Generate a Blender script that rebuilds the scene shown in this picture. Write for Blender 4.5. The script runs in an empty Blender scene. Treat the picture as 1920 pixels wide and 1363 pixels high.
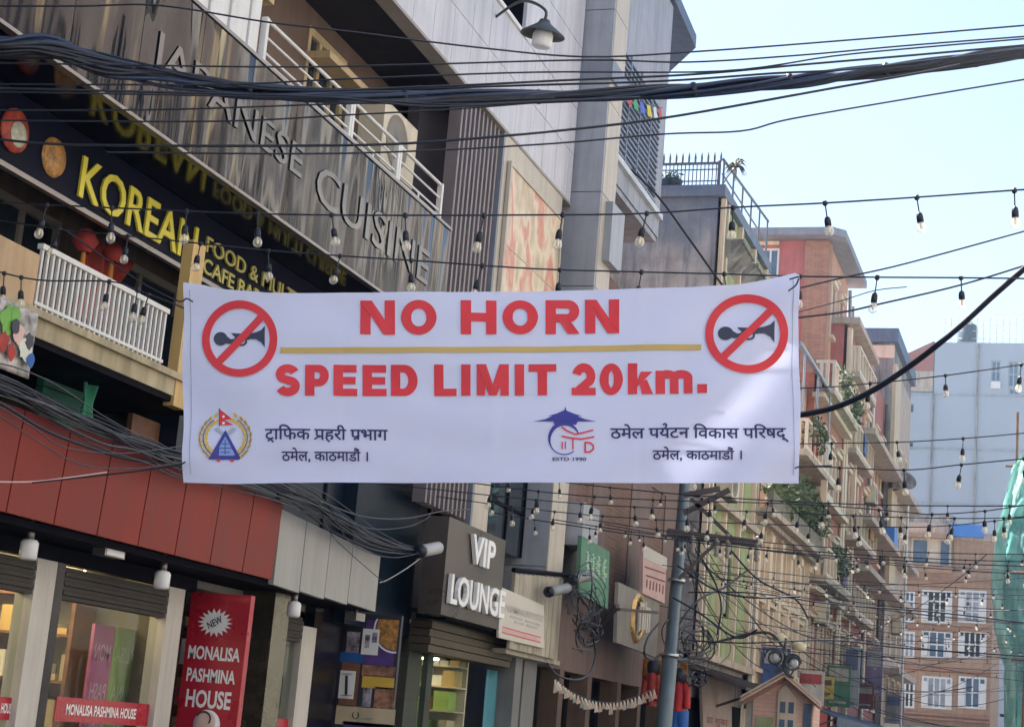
import bpy, bmesh, math, random
import numpy as np
from mathutils import Vector, noise as mnoise
random.seed(7); rng = np.random.default_rng(7)
R = math.radians
sc = bpy.context.scene
COL = sc.collection

# ------------------------------------------------------------------ camera, sky, sun, exposure
PITCH, ROLL, YAW, FOC = R(12.2), R(4.9), R(18.7), 3200.0
SUN_AZ, SUN_EL = R(60), R(54)          # sun ahead, to the left of the street axis
SKY, SUN, EXPO = 0.07, 5.0, 2.0

def A(*v): return np.array(v, float)
_f = A(-math.sin(YAW)*math.cos(PITCH), math.cos(YAW)*math.cos(PITCH), math.sin(PITCH))
_r0 = A(math.cos(YAW), math.sin(YAW), 0); _u0 = np.cross(_r0, _f)
RT = math.cos(ROLL)*_r0 + math.sin(ROLL)*_u0
UP = -math.sin(ROLL)*_r0 + math.cos(ROLL)*_u0
EYE = A(0, 0, 1.6)
cd = bpy.data.cameras.new('camera'); cam = bpy.data.objects.new('camera', cd); COL.objects.link(cam)
from mathutils import Matrix
M3 = Matrix((RT.tolist(), UP.tolist(), (-_f).tolist())).transposed()
cam.matrix_world = Matrix.Translation(EYE.tolist()) @ M3.to_4x4()
cd.sensor_fit = 'HORIZONTAL'; cd.sensor_width = 36; cd.lens = FOC/1920*36
cd.clip_start = 0.1; cd.clip_end = 3000
sc.camera = cam
W = bpy.data.worlds.new('World'); sc.world = W; W.use_nodes = True
nt = W.node_tree
sky = nt.nodes.new('ShaderNodeTexSky'); sky.sky_type = 'NISHITA'; sky.sun_disc = False
sky.sun_elevation = SUN_EL; sky.sun_rotation = -SUN_AZ; sky.air_density = 1.0; sky.dust_density = 1.8; sky.ozone_density = 1.0
_t = nt.nodes.new('ShaderNodeMix'); _t.data_type = 'RGBA'; _t.blend_type = 'MULTIPLY'; _t.inputs[0].default_value = 1; _t.inputs[7].default_value = (1.0, 1.02, 1.03, 1)
nt.links.new(sky.outputs[0], _t.inputs[6]); nt.links.new(_t.outputs[2], nt.nodes['Background'].inputs[0]); nt.nodes['Background'].inputs[1].default_value = SKY
sd = A(-math.sin(SUN_AZ)*math.cos(SUN_EL), math.cos(SUN_AZ)*math.cos(SUN_EL), math.sin(SUN_EL))
sl = bpy.data.lights.new('sun', 'SUN'); sl.energy = SUN; sl.angle = R(0.5); sl.color = (1, .97, .93)
so = bpy.data.objects.new('sun', sl); COL.objects.link(so)
so.rotation_euler = Vector(sd.tolist()).to_track_quat('Z', 'Y').to_euler(); so.location = (0, 0, 40)
vs = sc.view_settings; vs.view_transform = 'Standard'; vs.look = 'None'; vs.exposure = EXPO; vs.gamma = 1; vs.use_curve_mapping = False
sc.cycles.max_bounces = 8; sc.cycles.transparent_max_bounces = 12; sc.cycles.use_denoising = True
sc.cycles.sample_clamp_indirect = 6

# photograph pixel -> place in the street
def ray(px, py): return (px-960)/FOC*RT - (py-681.5)/FOC*UP + _f
def onx(px, py, X): d = ray(px, py); return EYE + d*(X/d[0])
def ony(px, py, Y): d = ray(px, py); return EYE + d*(Y/d[1])
def onz(px, py, Z): d = ray(px, py); return EYE + d*((Z-1.6)/d[2])
def dep(px, py, k): return EYE + ray(px, py)*k
def yz(px, py, X): p = onx(px, py, X); return p[1], p[2]

# ------------------------------------------------------------------ materials
MATS = {}
def nd(t, k, **kw):
    n = t.nodes.new(k)
    for a, b in kw.items(): setattr(n, a, b)
    return n
def mix(t, fac, a, b, mode='MIX'):
    n = nd(t, 'ShaderNodeMix', data_type='RGBA', blend_type=mode)
    for i, v in ((0, fac), (6, a), (7, b)):
        if hasattr(v, 'is_linked') or isinstance(v, bpy.types.NodeSocket): t.links.new(v, n.inputs[i])
        elif i == 0: n.inputs[0].default_value = v
        else: n.inputs[i].default_value = (*v[:3], 1)
    return n.outputs[2]
def noise(t, vec, scale, detail=5, rough=.6, stretch=None):
    if stretch:
        m = nd(t, 'ShaderNodeMapping'); m.inputs['Scale'].default_value = stretch
        t.links.new(vec, m.inputs[0]); vec = m.outputs[0]
    n = nd(t, 'ShaderNodeTexNoise'); n.inputs['Scale'].default_value = scale; n.inputs['Detail'].default_value = detail; n.inputs['Roughness'].default_value = rough
    t.links.new(vec, n.inputs['Vector']); return n.outputs[0]
def ramp(t, v, lo, hi):
    m = nd(t, 'ShaderNodeMapRange'); m.inputs[1].default_value = lo; m.inputs[2].default_value = hi
    t.links.new(v, m.inputs[0]); return m.outputs[0]
def mat(name, col, rough=.6, metal=0, var=.18, scale=2.5, bump=0, bscale=40, streak=0, stain=None, brick=None, bstretch=None, trans=0, alpha=1, coat=0, emit=0, spec=.5):
    if name in MATS: return MATS[name]
    m = bpy.data.materials.new(name); m.use_nodes = True; t = m.node_tree; b = t.nodes['Principled BSDF']; MATS[name] = m
    pos = nd(t, 'ShaderNodeNewGeometry').outputs['Position']
    c0 = tuple(max(0, v*(1-var)) for v in col); c1 = tuple(min(1, v*(1+var*.8)) for v in col)
    n1 = ramp(t, noise(t, pos, scale), .3, .7)
    c = mix(t, n1, c0, c1)
    if brick:
        sx = nd(t, 'ShaderNodeSeparateXYZ'); t.links.new(pos, sx.inputs[0])
        ad = nd(t, 'ShaderNodeMath', operation='ADD'); t.links.new(sx.outputs[0], ad.inputs[0]); t.links.new(sx.outputs[1], ad.inputs[1])
        cx = nd(t, 'ShaderNodeCombineXYZ'); t.links.new(ad.outputs[0], cx.inputs[0]); t.links.new(sx.outputs[2], cx.inputs[1])
        bt = nd(t, 'ShaderNodeTexBrick'); t.links.new(cx.outputs[0], bt.inputs[0])
        bt.inputs['Scale'].default_value = 1; bt.inputs['Brick Width'].default_value = .24; bt.inputs['Row Height'].default_value = .075; bt.inputs['Mortar Size'].default_value = .008
        bt.inputs['Color1'].default_value = (*c0, 1); bt.inputs['Color2'].default_value = (*c1, 1); bt.inputs['Mortar'].default_value = (*brick, 1)
        c = mix(t, .35, bt.outputs[0], c)
    if streak:
        s = ramp(t, noise(t, pos, 2.2, 6, .65, (2.5, 2.5, .22)), .44, .68)
        mu = nd(t, 'ShaderNodeMath', operation='MULTIPLY'); t.links.new(s, mu.inputs[0]); mu.inputs[1].default_value = streak
        c = mix(t, mu.outputs[0], c, stain or tuple(v*.35 for v in col))
    t.links.new(c, b.inputs['Base Color'])
    b.inputs['Metallic'].default_value = metal; b.inputs['Specular IOR Level'].default_value = spec
    rr = nd(t, 'ShaderNodeMapRange'); t.links.new(n1, rr.inputs[0]); rr.inputs[3].default_value = max(0, rough-.08); rr.inputs[4].default_value = min(1, rough+.08)
    t.links.new(rr.outputs[0], b.inputs['Roughness'])
    if coat: b.inputs['Coat Weight'].default_value = coat
    if emit: b.inputs['Emission Color'].default_value = (*col, 1); b.inputs['Emission Strength'].default_value = emit
    if bump:
        bp = nd(t, 'ShaderNodeBump'); bp.inputs['Strength'].default_value = bump; bp.inputs['Distance'].default_value = .02
        t.links.new(noise(t, pos, bscale, 4, .6, bstretch), bp.inputs['Height']); t.links.new(bp.outputs[0], b.inputs['Normal'])
    if trans or alpha < 1:
        out = t.nodes['Material Output']; ms = nd(t, 'ShaderNodeMixShader')
        if trans:
            tr = nd(t, 'ShaderNodeBsdfTranslucent'); t.links.new(c, tr.inputs[0]); ms.inputs[0].default_value = trans
        else:
            tr = nd(t, 'ShaderNodeBsdfTransparent'); ms.inputs[0].default_value = 1-alpha
        t.links.new(b.outputs[0], ms.inputs[1]); t.links.new(tr.outputs[0], ms.inputs[2]); t.links.new(ms.outputs[0], out.inputs[0])
    return m
def glassmat(name, tint, refl=.25, rough=.03):
    m = bpy.data.materials.new(name); m.use_nodes = True; t = m.node_tree; t.nodes.remove(t.nodes['Principled BSDF']); MATS[name] = m
    tr = nd(t, 'ShaderNodeBsdfTransparent'); tr.inputs[0].default_value = (*tint, 1)
    gl = nd(t, 'ShaderNodeBsdfGlossy'); gl.inputs['Roughness'].default_value = rough
    lw = nd(t, 'ShaderNodeLayerWeight'); lw.inputs[0].default_value = refl
    pos = nd(t, 'ShaderNodeNewGeometry').outputs['Position']
    bp = nd(t, 'ShaderNodeBump'); bp.inputs['Strength'].default_value = .12; bp.inputs['Distance'].default_value = .02
    t.links.new(noise(t, pos, 1.3, 2), bp.inputs['Height']); t.links.new(bp.outputs[0], gl.inputs['Normal'])
    ms = nd(t, 'ShaderNodeMixShader'); t.links.new(lw.outputs[1], ms.inputs[0]); t.links.new(tr.outputs[0], ms.inputs[1]); t.links.new(gl.outputs[0], ms.inputs[2])
    t.links.new(ms.outputs[0], t.nodes['Material Output'].inputs[0]); return m

m_red = mat('red_panel', (.27, .04, .03), .5, var=.16, scale=1.2, bump=.05, streak=.55, stain=(.16, .05, .045), spec=.2)
m_greyp = mat('grey_panel', (.36, .355, .34), .42, var=.08, scale=1.0, streak=.25)
m_clad = mat('pale_cladding', (.58, .575, .63), .45, var=.10, scale=1.0, streak=.55, stain=(.33, .33, .37))
m_clad2 = mat('dark_cladding', (.20, .22, .27), .4, var=.1, scale=1.0, streak=.3)
m_clad3 = mat('cream_cladding', (.52, .47, .40), .5, var=.1, scale=1.5, streak=.3)
m_black = mat('black_gloss', (.006, .006, .012), .2, var=.2, spec=.3)
m_dark = mat('dark_wall', (.004, .004, .009), .7, var=.3, streak=.3, spec=.1)
m_navy = mat('navy_panel', (.002, .003, .016), .5, var=.3, spec=.08)
m_navy2 = mat('teal_dark_wall', (.006, .014, .03), .4, var=.3, spec=.25)
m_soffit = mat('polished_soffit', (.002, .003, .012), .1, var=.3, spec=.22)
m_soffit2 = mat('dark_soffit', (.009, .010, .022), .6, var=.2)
m_brown = mat('brown_wall', (.13, .085, .065), .75, var=.18, bump=.1, streak=.4)
m_beige = mat('beige_frame', (.50, .38, .22), .5, var=.12, streak=.3)
m_cream = mat('cream_paint', (.58, .48, .32), .65, var=.1, streak=.4, bump=.05)
m_yellow = mat('yellow_paint', (.62, .42, .16), .6, var=.1, streak=.35)
m_white = mat('white_metal', (.70, .69, .67), .4, var=.06)
m_whitep = mat('white_sheet', (.72, .72, .72), .5, var=.06, streak=.3)
m_steel = mat('steel', (.5, .5, .5), .28, metal=1, var=.15, scale=8)
m_letter = mat('polished_letter', (.13, .13, .14), .14, metal=1, var=.15, scale=5)
def steelmat():
    m = mat('streak_reflection_steel', (.04, .037, .041), .05, metal=1, var=.15, scale=.6); t = m.node_tree; b = t.nodes['Principled BSDF']; pos = nd(t, 'ShaderNodeNewGeometry').outputs['Position']
    bp = nd(t, 'ShaderNodeBump'); bp.inputs['Strength'].default_value = 1; bp.inputs['Distance'].default_value = .035
    t.links.new(noise(t, pos, 1.0, 1, .4, (2.6, 2.6, .26)), bp.inputs['Height']); t.links.new(bp.outputs[0], b.inputs['Normal'])
    st = ramp(t, noise(t, pos, 1.0, 3, .6, (4, 4, .35)), .56, .72); src = b.inputs['Base Color'].links[0].from_socket; t.links.new(mix(t, st, src, (.17, .14, .08)), b.inputs['Base Color']); return m  # yellowish vertical streaks painted in as reflections of the houses opposite
m_brass = steelmat()
m_brasst = mat('dull_trim', (.28, .26, .25), .35, metal=.8, var=.2)
m_louver = mat('louver_fin', (.20, .17, .18), .45, var=.15)
m_wood = mat('brown_wood', (.20, .09, .045), .6, var=.3, scale=6, bump=.1)
m_green = mat('green_cloth', (.02, .14, .09), .7, var=.3, scale=5)
m_redcl = mat('red_cloth', (.42, .05, .04), .75, var=.35, scale=9)
m_pink = mat('pink_cloth', (.55, .16, .32), .8, var=.15)
m_lime = mat('lime_cloth', (.36, .52, .14), .8, var=.15)
m_pinkl = mat('pale_pink_print', (.75, .42, .55), .8)
m_limel = mat('pale_lime_print', (.60, .72, .40), .8)
m_sign = mat('red_sign', (.42, .012, .03), .3, var=.06)
m_print = mat('white_print', (.85, .85, .85), .5, var=.03)
m_ink = mat('dark_print', (.03, .03, .05), .5)
m_ban = mat('banner_cloth', (.71, .75, 1.0), .6, var=.03, scale=3, trans=.2)
m_bred = mat('banner_red', (.70, .035, .052), .6, var=.04)
m_bslate = mat('banner_slate', (.035, .045, .085), .6)
m_bblue = mat('banner_blue', (.035, .04, .30), .6, var=.05)
m_bink = mat('banner_ink', (.022, .02, .12), .6, var=.05)
m_bgold = mat('banner_gold', (.72, .47, .07), .6, var=.1)
m_bline = mat('banner_ochre', (.58, .41, .13), .6, var=.04)
m_bgrey = mat('banner_grey', (.40, .45, .58), .6)
m_bluec = mat('flare_blue_cable', (.018, .035, .085), .45, var=.3)  # blue of the lens flare put into the cable colour
m_cable = mat('cable_black', (.009, .013, .026), .45, var=.3)
m_cableg = mat('cable_grey', (.06, .066, .08), .5, var=.5, scale=9)
m_cablew = mat('cable_pale', (.45, .45, .45), .5)
m_pole = mat('pole_steel', (.16, .20, .22), .45, metal=.5, var=.2, streak=.4)
m_rust = mat('angle_iron', (.09, .07, .07), .6, var=.3)
m_vip = mat('bronze_sign', (.13, .105, .095), .32, metal=.5, var=.3, scale=.9)
m_lamp = mat('frosted_lamp', (.78, .78, .80), .35, var=.04)
m_yel = mat('yellow_letter', (.72, .62, .05), .4, var=.06)
m_yel2 = mat('dull_yellow_letter', (.45, .40, .10), .45, var=.1)
m_conc = mat('old_concrete', (.30, .29, .28), .85, var=.4, scale=1.5, bump=.25, streak=.95, stain=(.06, .068, .085))
def stainedtop_flare():
    m = mat('stained_flare_concrete', (.43, .41, .40), .85, var=.4, scale=1.6, bump=.25, streak=.8, stain=(.10, .105, .12)); t = m.node_tree; b = t.nodes['Principled BSDF']
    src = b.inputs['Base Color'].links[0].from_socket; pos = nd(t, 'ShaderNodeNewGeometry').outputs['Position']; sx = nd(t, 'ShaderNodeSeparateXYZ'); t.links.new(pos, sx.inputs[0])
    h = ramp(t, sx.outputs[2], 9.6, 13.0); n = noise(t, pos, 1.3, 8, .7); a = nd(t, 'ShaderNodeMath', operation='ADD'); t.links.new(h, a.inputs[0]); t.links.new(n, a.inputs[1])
    t.links.new(mix(t, ramp(t, a.outputs[0], .95, 1.5), src, (.15, .20, .29)), b.inputs['Base Color']); return m  # dirt stain at wall top, its blue-grey tint put in for lens flare
m_conc3 = stainedtop_flare()
m_conc2 = mat('pale_concrete', (.49, .40, .33), .8, var=.2, bump=.15, streak=.6, stain=(.14, .12, .11))
m_brickr = mat('red_brick', (.38, .18, .12), .8, var=.25, scale=2, brick=(.36, .27, .22), streak=.3)
m_bricko = mat('orange_brick', (.42, .25, .155), .8, var=.2, scale=2, brick=(.40, .30, .24), streak=.35)
m_brickb = mat('brown_brick', (.16, .085, .06), .8, var=.25, scale=2, brick=(.2, .16, .14), streak=.4)
m_redp = mat('red_paint', (.44, .13, .12), .6, var=.15, streak=.35)
m_pinkp = mat('pink_plaster', (.52, .29, .20), .7, var=.12, streak=.3)
m_olive = mat('olive_paint', (.33, .375, .19), .7, var=.15, streak=.5)
m_crm2 = mat('sunwarmed_cream_plaster', (.74, .64, .48), .7, var=.12, streak=.45)  # cream made warmer and brighter in place of glancing sunlight
m_trim = mat('cream_trim', (.70, .57, .44), .6, var=.1, streak=.3)
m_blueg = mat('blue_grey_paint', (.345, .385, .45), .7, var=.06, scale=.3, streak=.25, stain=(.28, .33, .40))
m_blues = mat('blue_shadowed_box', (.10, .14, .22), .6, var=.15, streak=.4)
m_bluet = mat('blue_tarp', (.05, .22, .62), .5, var=.15)
m_roof = mat('roof_tile', (.32, .10, .08), .7, var=.2, scale=8)
m_awn = mat('blue_awning', (.05, .08, .15), .5, var=.2, streak=.4)
def netmat(name, c1, c2, c3, al):
    m = mat(name, c1, .95, spec=.05, var=.3, scale=.8, trans=.5, streak=.6, stain=c2); t = m.node_tree; out = t.nodes['Material Output']; pos = nd(t, 'ShaderNodeNewGeometry').outputs['Position']
    b = t.nodes['Principled BSDF']; src = b.inputs['Base Color'].links[0].from_socket
    c = mix(t, ramp(t, noise(t, pos, 3.0, 6, .7, (1, 1, .6)), .45, .7), src, c3)
    for l in list(src.links): 
        if l.to_node != c.node: t.links.new(c, l.to_socket)
    bp = nd(t, 'ShaderNodeBump'); bp.inputs['Strength'].default_value = .6; bp.inputs['Distance'].default_value = .06; t.links.new(noise(t, pos, 4.5, 5, .65, (1, 1, .5)), bp.inputs['Height']); t.links.new(bp.outputs[0], b.inputs['Normal'])
    tr = nd(t, 'ShaderNodeBsdfTransparent'); ms = nd(t, 'ShaderNodeMixShader'); ms.inputs[0].default_value = al
    t.links.new(out.inputs[0].links[0].from_socket, ms.inputs[1]); t.links.new(tr.outputs[0], ms.inputs[2]); t.links.new(ms.outputs[0], out.inputs[0]); return m
m_net = netmat('green_net', (.55, .86, .77), (.82, .95, .90), (.38, .72, .62), .18)
m_netd = netmat('dark_green_net', (.30, .68, .63), (.60, .88, .80), (.12, .44, .44), .28)
m_pane = mat('dark_pane', (.03, .04, .055), .06, var=.3, bump=.1, bscale=1.5)
m_panel = mat('blue_pane', (.10, .16, .24), .08, var=.3, bump=.1, bscale=1.5)
m_palep = mat('curtained_pane', (.34, .36, .42), .15, var=.4, scale=2)
m_asph = mat('asphalt', (.05, .05, .052), .85, var=.2, bump=.3, bscale=60)
m_pave = mat('paving', (.22, .20, .18), .8, var=.2, bump=.2)
m_leaf = mat('leaf', (.075, .115, .045), .6, var=.4, scale=3)
m_leafd = mat('dry_leaf', (.12, .12, .09), .7, var=.3, scale=3)
m_bark = mat('bark', (.12, .09, .06), .8)
m_tank = mat('black_tank', (.02, .05, .08), .5)
m_gold = mat('gold_emblem', (.62, .40, .16), .3, metal=.7, var=.2)
m_signg = mat('green_sign', (.10, .25, .16), .5, var=.15, streak=.3)
m_signp = mat('pale_pink_sign', (.62, .42, .38), .6, var=.1, streak=.2)
m_signw = mat('cream_sign', (.60, .56, .50), .6, var=.06)
m_cyan = mat('teal_curtain', (.07, .26, .33), .6, var=.15)
m_opp = mat('sunlit_plaster', (.70, .66, .57), .8, var=.3, scale=.7, streak=.5)
m_opp2 = mat('sunlit_brick', (.48, .42, .37), .8, var=.2, brick=(.4, .3, .2))
m_warm = mat('shop_light', (1, .78, .42), .5, emit=6)
m_int = mat('shop_interior', (.20, .19, .17), .8, var=.2, scale=1.5)
m_shade = mat('enamel_shade', (.06, .07, .07), .45)
m_org = mat('orange_cloth', (.60, .22, .03), .7, var=.2)
m_redj = mat('red_jacket', (.50, .02, .03), .65, var=.2)
m_bluej = mat('blue_trousers', (.02, .12, .42), .65, var=.2)
m_purple = mat('purple_print', (.10, .05, .22), .5, var=.4, scale=6)
m_photo = mat('warm_photo_print', (.32, .16, .10), .5, var=.9, scale=9)
m_photo2 = mat('grey_photo_print', (.30, .28, .34), .5, var=.9, scale=14)
m_food1 = mat('food_print', (.45, .22, .06), .5, var=.7, scale=22)
m_food2 = mat('pale_food_print', (.5, .5, .38), .5, var=.4, scale=18)
g_shop = glassmat('shop_glass', (.88, .92, .90), .02)
g_dark = glassmat('tinted_glass', (.55, .6, .62), .03)
def bulbmat():
    m = glassmat('bulb_glass', (.95, .95, .92), .32, .1); t = m.node_tree; out = t.nodes['Material Output']
    d = nd(t, 'ShaderNodeBsdfDiffuse'); d.inputs[0].default_value = (.9, .88, .84, 1); tl = nd(t, 'ShaderNodeBsdfTranslucent'); tl.inputs[0].default_value = (.9, .88, .84, 1)
    a = nd(t, 'ShaderNodeAddShader'); t.links.new(d.outputs[0], a.inputs[0]); t.links.new(tl.outputs[0], a.inputs[1]); ms = nd(t, 'ShaderNodeMixShader'); ms.inputs[0].default_value = .12
    t.links.new(out.inputs[0].links[0].from_socket, ms.inputs[1]); t.links.new(a.outputs[0], ms.inputs[2]); t.links.new(ms.outputs[0], out.inputs[0]); return m
g_bulb = bulbmat()
m_fil = mat('bulb_core', (.80, .66, .38), .3, var=.1)
def muralmat():
    m = bpy.data.materials.new('mural_print'); m.use_nodes = True; t = m.node_tree; b = t.nodes['Principled BSDF']
    pos = nd(t, 'ShaderNodeNewGeometry').outputs['Position']
    n = noise(t, pos, 1.1, 4, .55, (1, 1.1, .6)); cr = nd(t, 'ShaderNodeValToRGB'); t.links.new(n, cr.inputs[0])
    e = cr.color_ramp.elements; e[0].position = .28; e[0].color = (.16, .24, .24, 1); e[1].position = .75; e[1].color = (.55, .18, .12, 1)
    for p, c in ((.40, (.55, .42, .26, 1)), (.47, (.72, .62, .46, 1)), (.53, (.60, .22, .15, 1)), (.60, (.70, .52, .36, 1)), (.66, (.38, .34, .36, 1))):
        x = e.new(p); x.color = c
    t.links.new(cr.outputs[0], b.inputs['Base Color']); b.inputs['Roughness'].default_value = .4; return m
m_mural = muralmat()

# ------------------------------------------------------------------ mesh helpers
class PL:      # a vertical plane: u along it, v up, d outwards
    def __init__(s, o, U, N, V=(0, 0, 1)): s.o, s.U, s.N, s.V = A(*o), A(*U), A(*N), A(*V)
    def p(s, u, v, d=0): return s.o + u*s.U + v*s.V + d*s.N
def XP(X): return PL((X, 0, 0), (0, 1, 0), (1, 0, 0))
def YP(Y): return PL((0, Y, 0), (1, 0, 0), (0, -1, 0))
def crom(pts, n=8):
    pts = [A(*p) for p in pts]
    if len(pts) < 3: return [pts[0] + (pts[1]-pts[0])*i/n for i in range(n+1)]
    P = [2*pts[0]-pts[1]] + pts + [2*pts[-1]-pts[-2]]; out = []
    for i in range(1, len(P)-2):
        a, b, c, d = P[i-1:i+3]
        for k in range(n):
            t = k/n; out.append(.5*((2*b)+(c-a)*t+(2*a-5*b+4*c-d)*t*t+(3*b-a-3*c+d)*t**3))
    out.append(pts[-1]); return out
FONT = {}
def glyphs(s, offset=0.0):
    k = (s, offset)
    if k not in FONT:
        c = bpy.data.curves.new('t', 'FONT'); c.body = s; c.offset = offset; c.resolution_u = 3
        o = bpy.data.objects.new('t', c); COL.objects.link(o)
        me = bpy.data.meshes.new_from_object(o.evaluated_get(bpy.context.evaluated_depsgraph_get()))
        bm = bmesh.new(); bm.from_mesh(me); bmesh.ops.triangulate(bm, faces=bm.faces[:])
        xs = [v.co.x for v in bm.verts]
        x0, x1 = min(xs), max(xs); n = max(2, int((x1-x0)*3))
        for i in range(1, n):
            bmesh.ops.bisect_plane(bm, geom=bm.verts[:]+bm.edges[:]+bm.faces[:], plane_co=(x0+(x1-x0)*i/n, 0, 0), plane_no=(1, 0, 0))
        bm.verts.index_update()
        V = np.array([v.co[:2] for v in bm.verts]); F = [[v.index for v in f.verts] for f in bm.faces]
        bm.free(); bpy.data.objects.remove(o); bpy.data.curves.remove(c); bpy.data.meshes.remove(me)
        FONT[k] = (V, F)
    return FONT[k]

class MB:
    def __init__(s): s.v, s.f, s.m, s.mi, s.sm = [], [], [], 0, []
    def add(s, vs, fs, smooth=False):
        b = len(s.v); s.v += [tuple(map(float, p)) for p in vs]
        for f in fs: s.f.append([b+i for i in f]); s.m.append(s.mi); s.sm.append(smooth)
        return s
    def quad(s, *p): return s.add(p, [list(range(len(p)))])
    def box(s, x0, x1, y0, y1, z0, z1):
        vs = [(x, y, z) for x in (x0, x1) for y in (y0, y1) for z in (z0, z1)]
        return s.add(vs, [(0, 1, 3, 2), (4, 6, 7, 5), (0, 4, 5, 1), (2, 3, 7, 6), (0, 2, 6, 4), (1, 5, 7, 3)])
    def pbox(s, pl, u0, u1, v0, v1, d0, d1):
        vs = [pl.p(u, v, d) for u in (u0, u1) for v in (v0, v1) for d in (d0, d1)]
        return s.add(vs, [(0, 1, 3, 2), (4, 6, 7, 5), (0, 4, 5, 1), (2, 3, 7, 6), (0, 2, 6, 4), (1, 5, 7, 3)])
    def prism(s, pl, pts, d0, d1):
        n = len(pts); vs = [pl.p(u, v, d) for d in (d0, d1) for u, v in pts]
        return s.add(vs, [list(range(n)), list(range(2*n-1, n-1, -1))] + [(i, (i+1) % n, n+(i+1) % n, n+i) for i in range(n)])
    def hprism(s, pts, z0, z1):       # horizontal outline
        n = len(pts); vs = [(p[0], p[1], z) for z in (z0, z1) for p in pts]
        return s.add(vs, [list(range(n)), list(range(2*n-1, n-1, -1))] + [(i, (i+1) % n, n+(i+1) % n, n+i) for i in range(n)])
    def tube(s, pts, r, n=6, cap=True):
        pts = [A(*p) for p in pts]; rr = r if hasattr(r, '__len__') else [r]*len(pts); ring = []; vs = []
        up = A(0.13, 0.21, 1)
        for i, p in enumerate(pts):
            t = pts[min(i+1, len(pts)-1)] - pts[max(i-1, 0)]; t = t/(np.linalg.norm(t)+1e-9)
            a = np.cross(t, up)
            if np.linalg.norm(a) < .2: a = np.cross(t, A(1, 0, 0))
            a /= np.linalg.norm(a); b = np.cross(t, a)
            for k in range(n): vs.append(p + rr[i]*(math.cos(2*math.pi*k/n)*a + math.sin(2*math.pi*k/n)*b))
        fs = [(i*n+k, i*n+(k+1) % n, (i+1)*n+(k+1) % n, (i+1)*n+k) for i in range(len(pts)-1) for k in range(n)]
        s.add(vs, fs, True)
        if cap: s.add(vs[:n], [list(range(n))]); s.add(vs[-n:], [list(range(n))])
        return s
    def rod(s, a, b, r, n=8): return s.tube([a, b], r, n)
    def bar(s, a, b, w, h=None):       # square bar between two points
        a, b = A(*a), A(*b); h = h or w; t = (b-a)/np.linalg.norm(b-a)
        x = np.cross(t, A(0, 0, 1)) if abs(t[2]) < .95 else np.cross(t, A(0, 1, 0)); x /= np.linalg.norm(x); y = np.cross(x, t)
        vs = [p + sx*w/2*x + sy*h/2*y for p in (a, b) for sx, sy in ((-1, -1), (1, -1), (1, 1), (-1, 1))]
        return s.add(vs, [(0, 1, 2, 3), (7, 6, 5, 4), (0, 4, 5, 1), (1, 5, 6, 2), (2, 6, 7, 3), (3, 7, 4, 0)])
    def lathe(s, c, prof, n=14, axis=(0, 0, 1)):
        c = A(*c); ax = A(*axis); ax /= np.linalg.norm(ax)
        a = np.cross(ax, A(0, 1, 0) if abs(ax[1]) < .9 else A(1, 0, 0)); a /= np.linalg.norm(a); b = np.cross(ax, a)
        vs = [c + z*ax + r*(math.cos(2*math.pi*k/n)*a + math.sin(2*math.pi*k/n)*b) for r, z in prof for k in range(n)]
        fs = [(i*n+k, i*n+(k+1) % n, (i+1)*n+(k+1) % n, (i+1)*n+k) for i in range(len(prof)-1) for k in range(n)]
        return s.add(vs, fs, True)
    def wall(s, pl, u0, u1, v0, v1, holes=(), dep=.15):
        us = sorted({u0, u1, *[min(max(x, u0), u1) for h in holes for x in h[:2]]}); vv = sorted({v0, v1, *[min(max(x, v0), v1) for h in holes for x in h[2:4]]})
        for i in range(len(us)-1):
            for j in range(len(vv)-1):
                cu, cv = (us[i]+us[i+1])/2, (vv[j]+vv[j+1])/2
                if any(h[0] < cu < h[1] and h[2] < cv < h[3] for h in holes): continue
                s.quad(pl.p(us[i], vv[j]), pl.p(us[i+1], vv[j]), pl.p(us[i+1], vv[j+1]), pl.p(us[i], vv[j+1]))
        for a, b, c, d in [h[:4] for h in holes]:
            for (p, q) in (((a, c), (b, c)), ((b, c), (b, d)), ((b, d), (a, d)), ((a, d), (a, c))):
                s.quad(pl.p(*p), pl.p(*q), pl.p(*q, -dep), pl.p(*p, -dep))
        return s
    def text(s, pl, st, u0, u1, v0, v1, d0=.004, d1=None, offset=0, mirror=False, shear=0):
        V, F = glyphs(st, offset); lo, hi = V.min(0), V.max(0)
        q = (V-lo)/(hi-lo)
        if mirror: q = q*A(-1, 1)+A(1, 0)
        P = [(u0+(u1-u0)*a+shear*b*(v1-v0), v0+(v1-v0)*b) for a, b in q]
        if d1 is None: return s.add([pl.p(a, b, d0) for a, b in P], F)
        n = len(P); s.add([pl.p(a, b, d1) for a, b in P], F)
        ec = {}
        for f in F:
            for i in range(len(f)): e = (f[i], f[(i+1) % len(f)]); ec[tuple(sorted(e))] = ec.get(tuple(sorted(e)), 0)+1
        for (a, b), c in ec.items():
            if c == 1: s.quad(pl.p(*P[a], d0), pl.p(*P[b], d0), pl.p(*P[b], d1), pl.p(*P[a], d1))
        return s
    def leaves(s, c, rad, n, size, seed=0):
        g = np.random.default_rng(seed); c = A(*c); rad = A(*rad)
        for _ in range(n):
            d = g.normal(size=3); d /= np.linalg.norm(d); p = c + d*rad*(g.random()**.45)
            a = g.normal(size=3); a /= np.linalg.norm(a); b = np.cross(a, g.normal(size=3)); b /= np.linalg.norm(b); w = size*(.5+g.random())
            s.quad(p-a*w*.5, p+b*w*.22, p+a*w*.5, p-b*w*.22)
        return s
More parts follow.
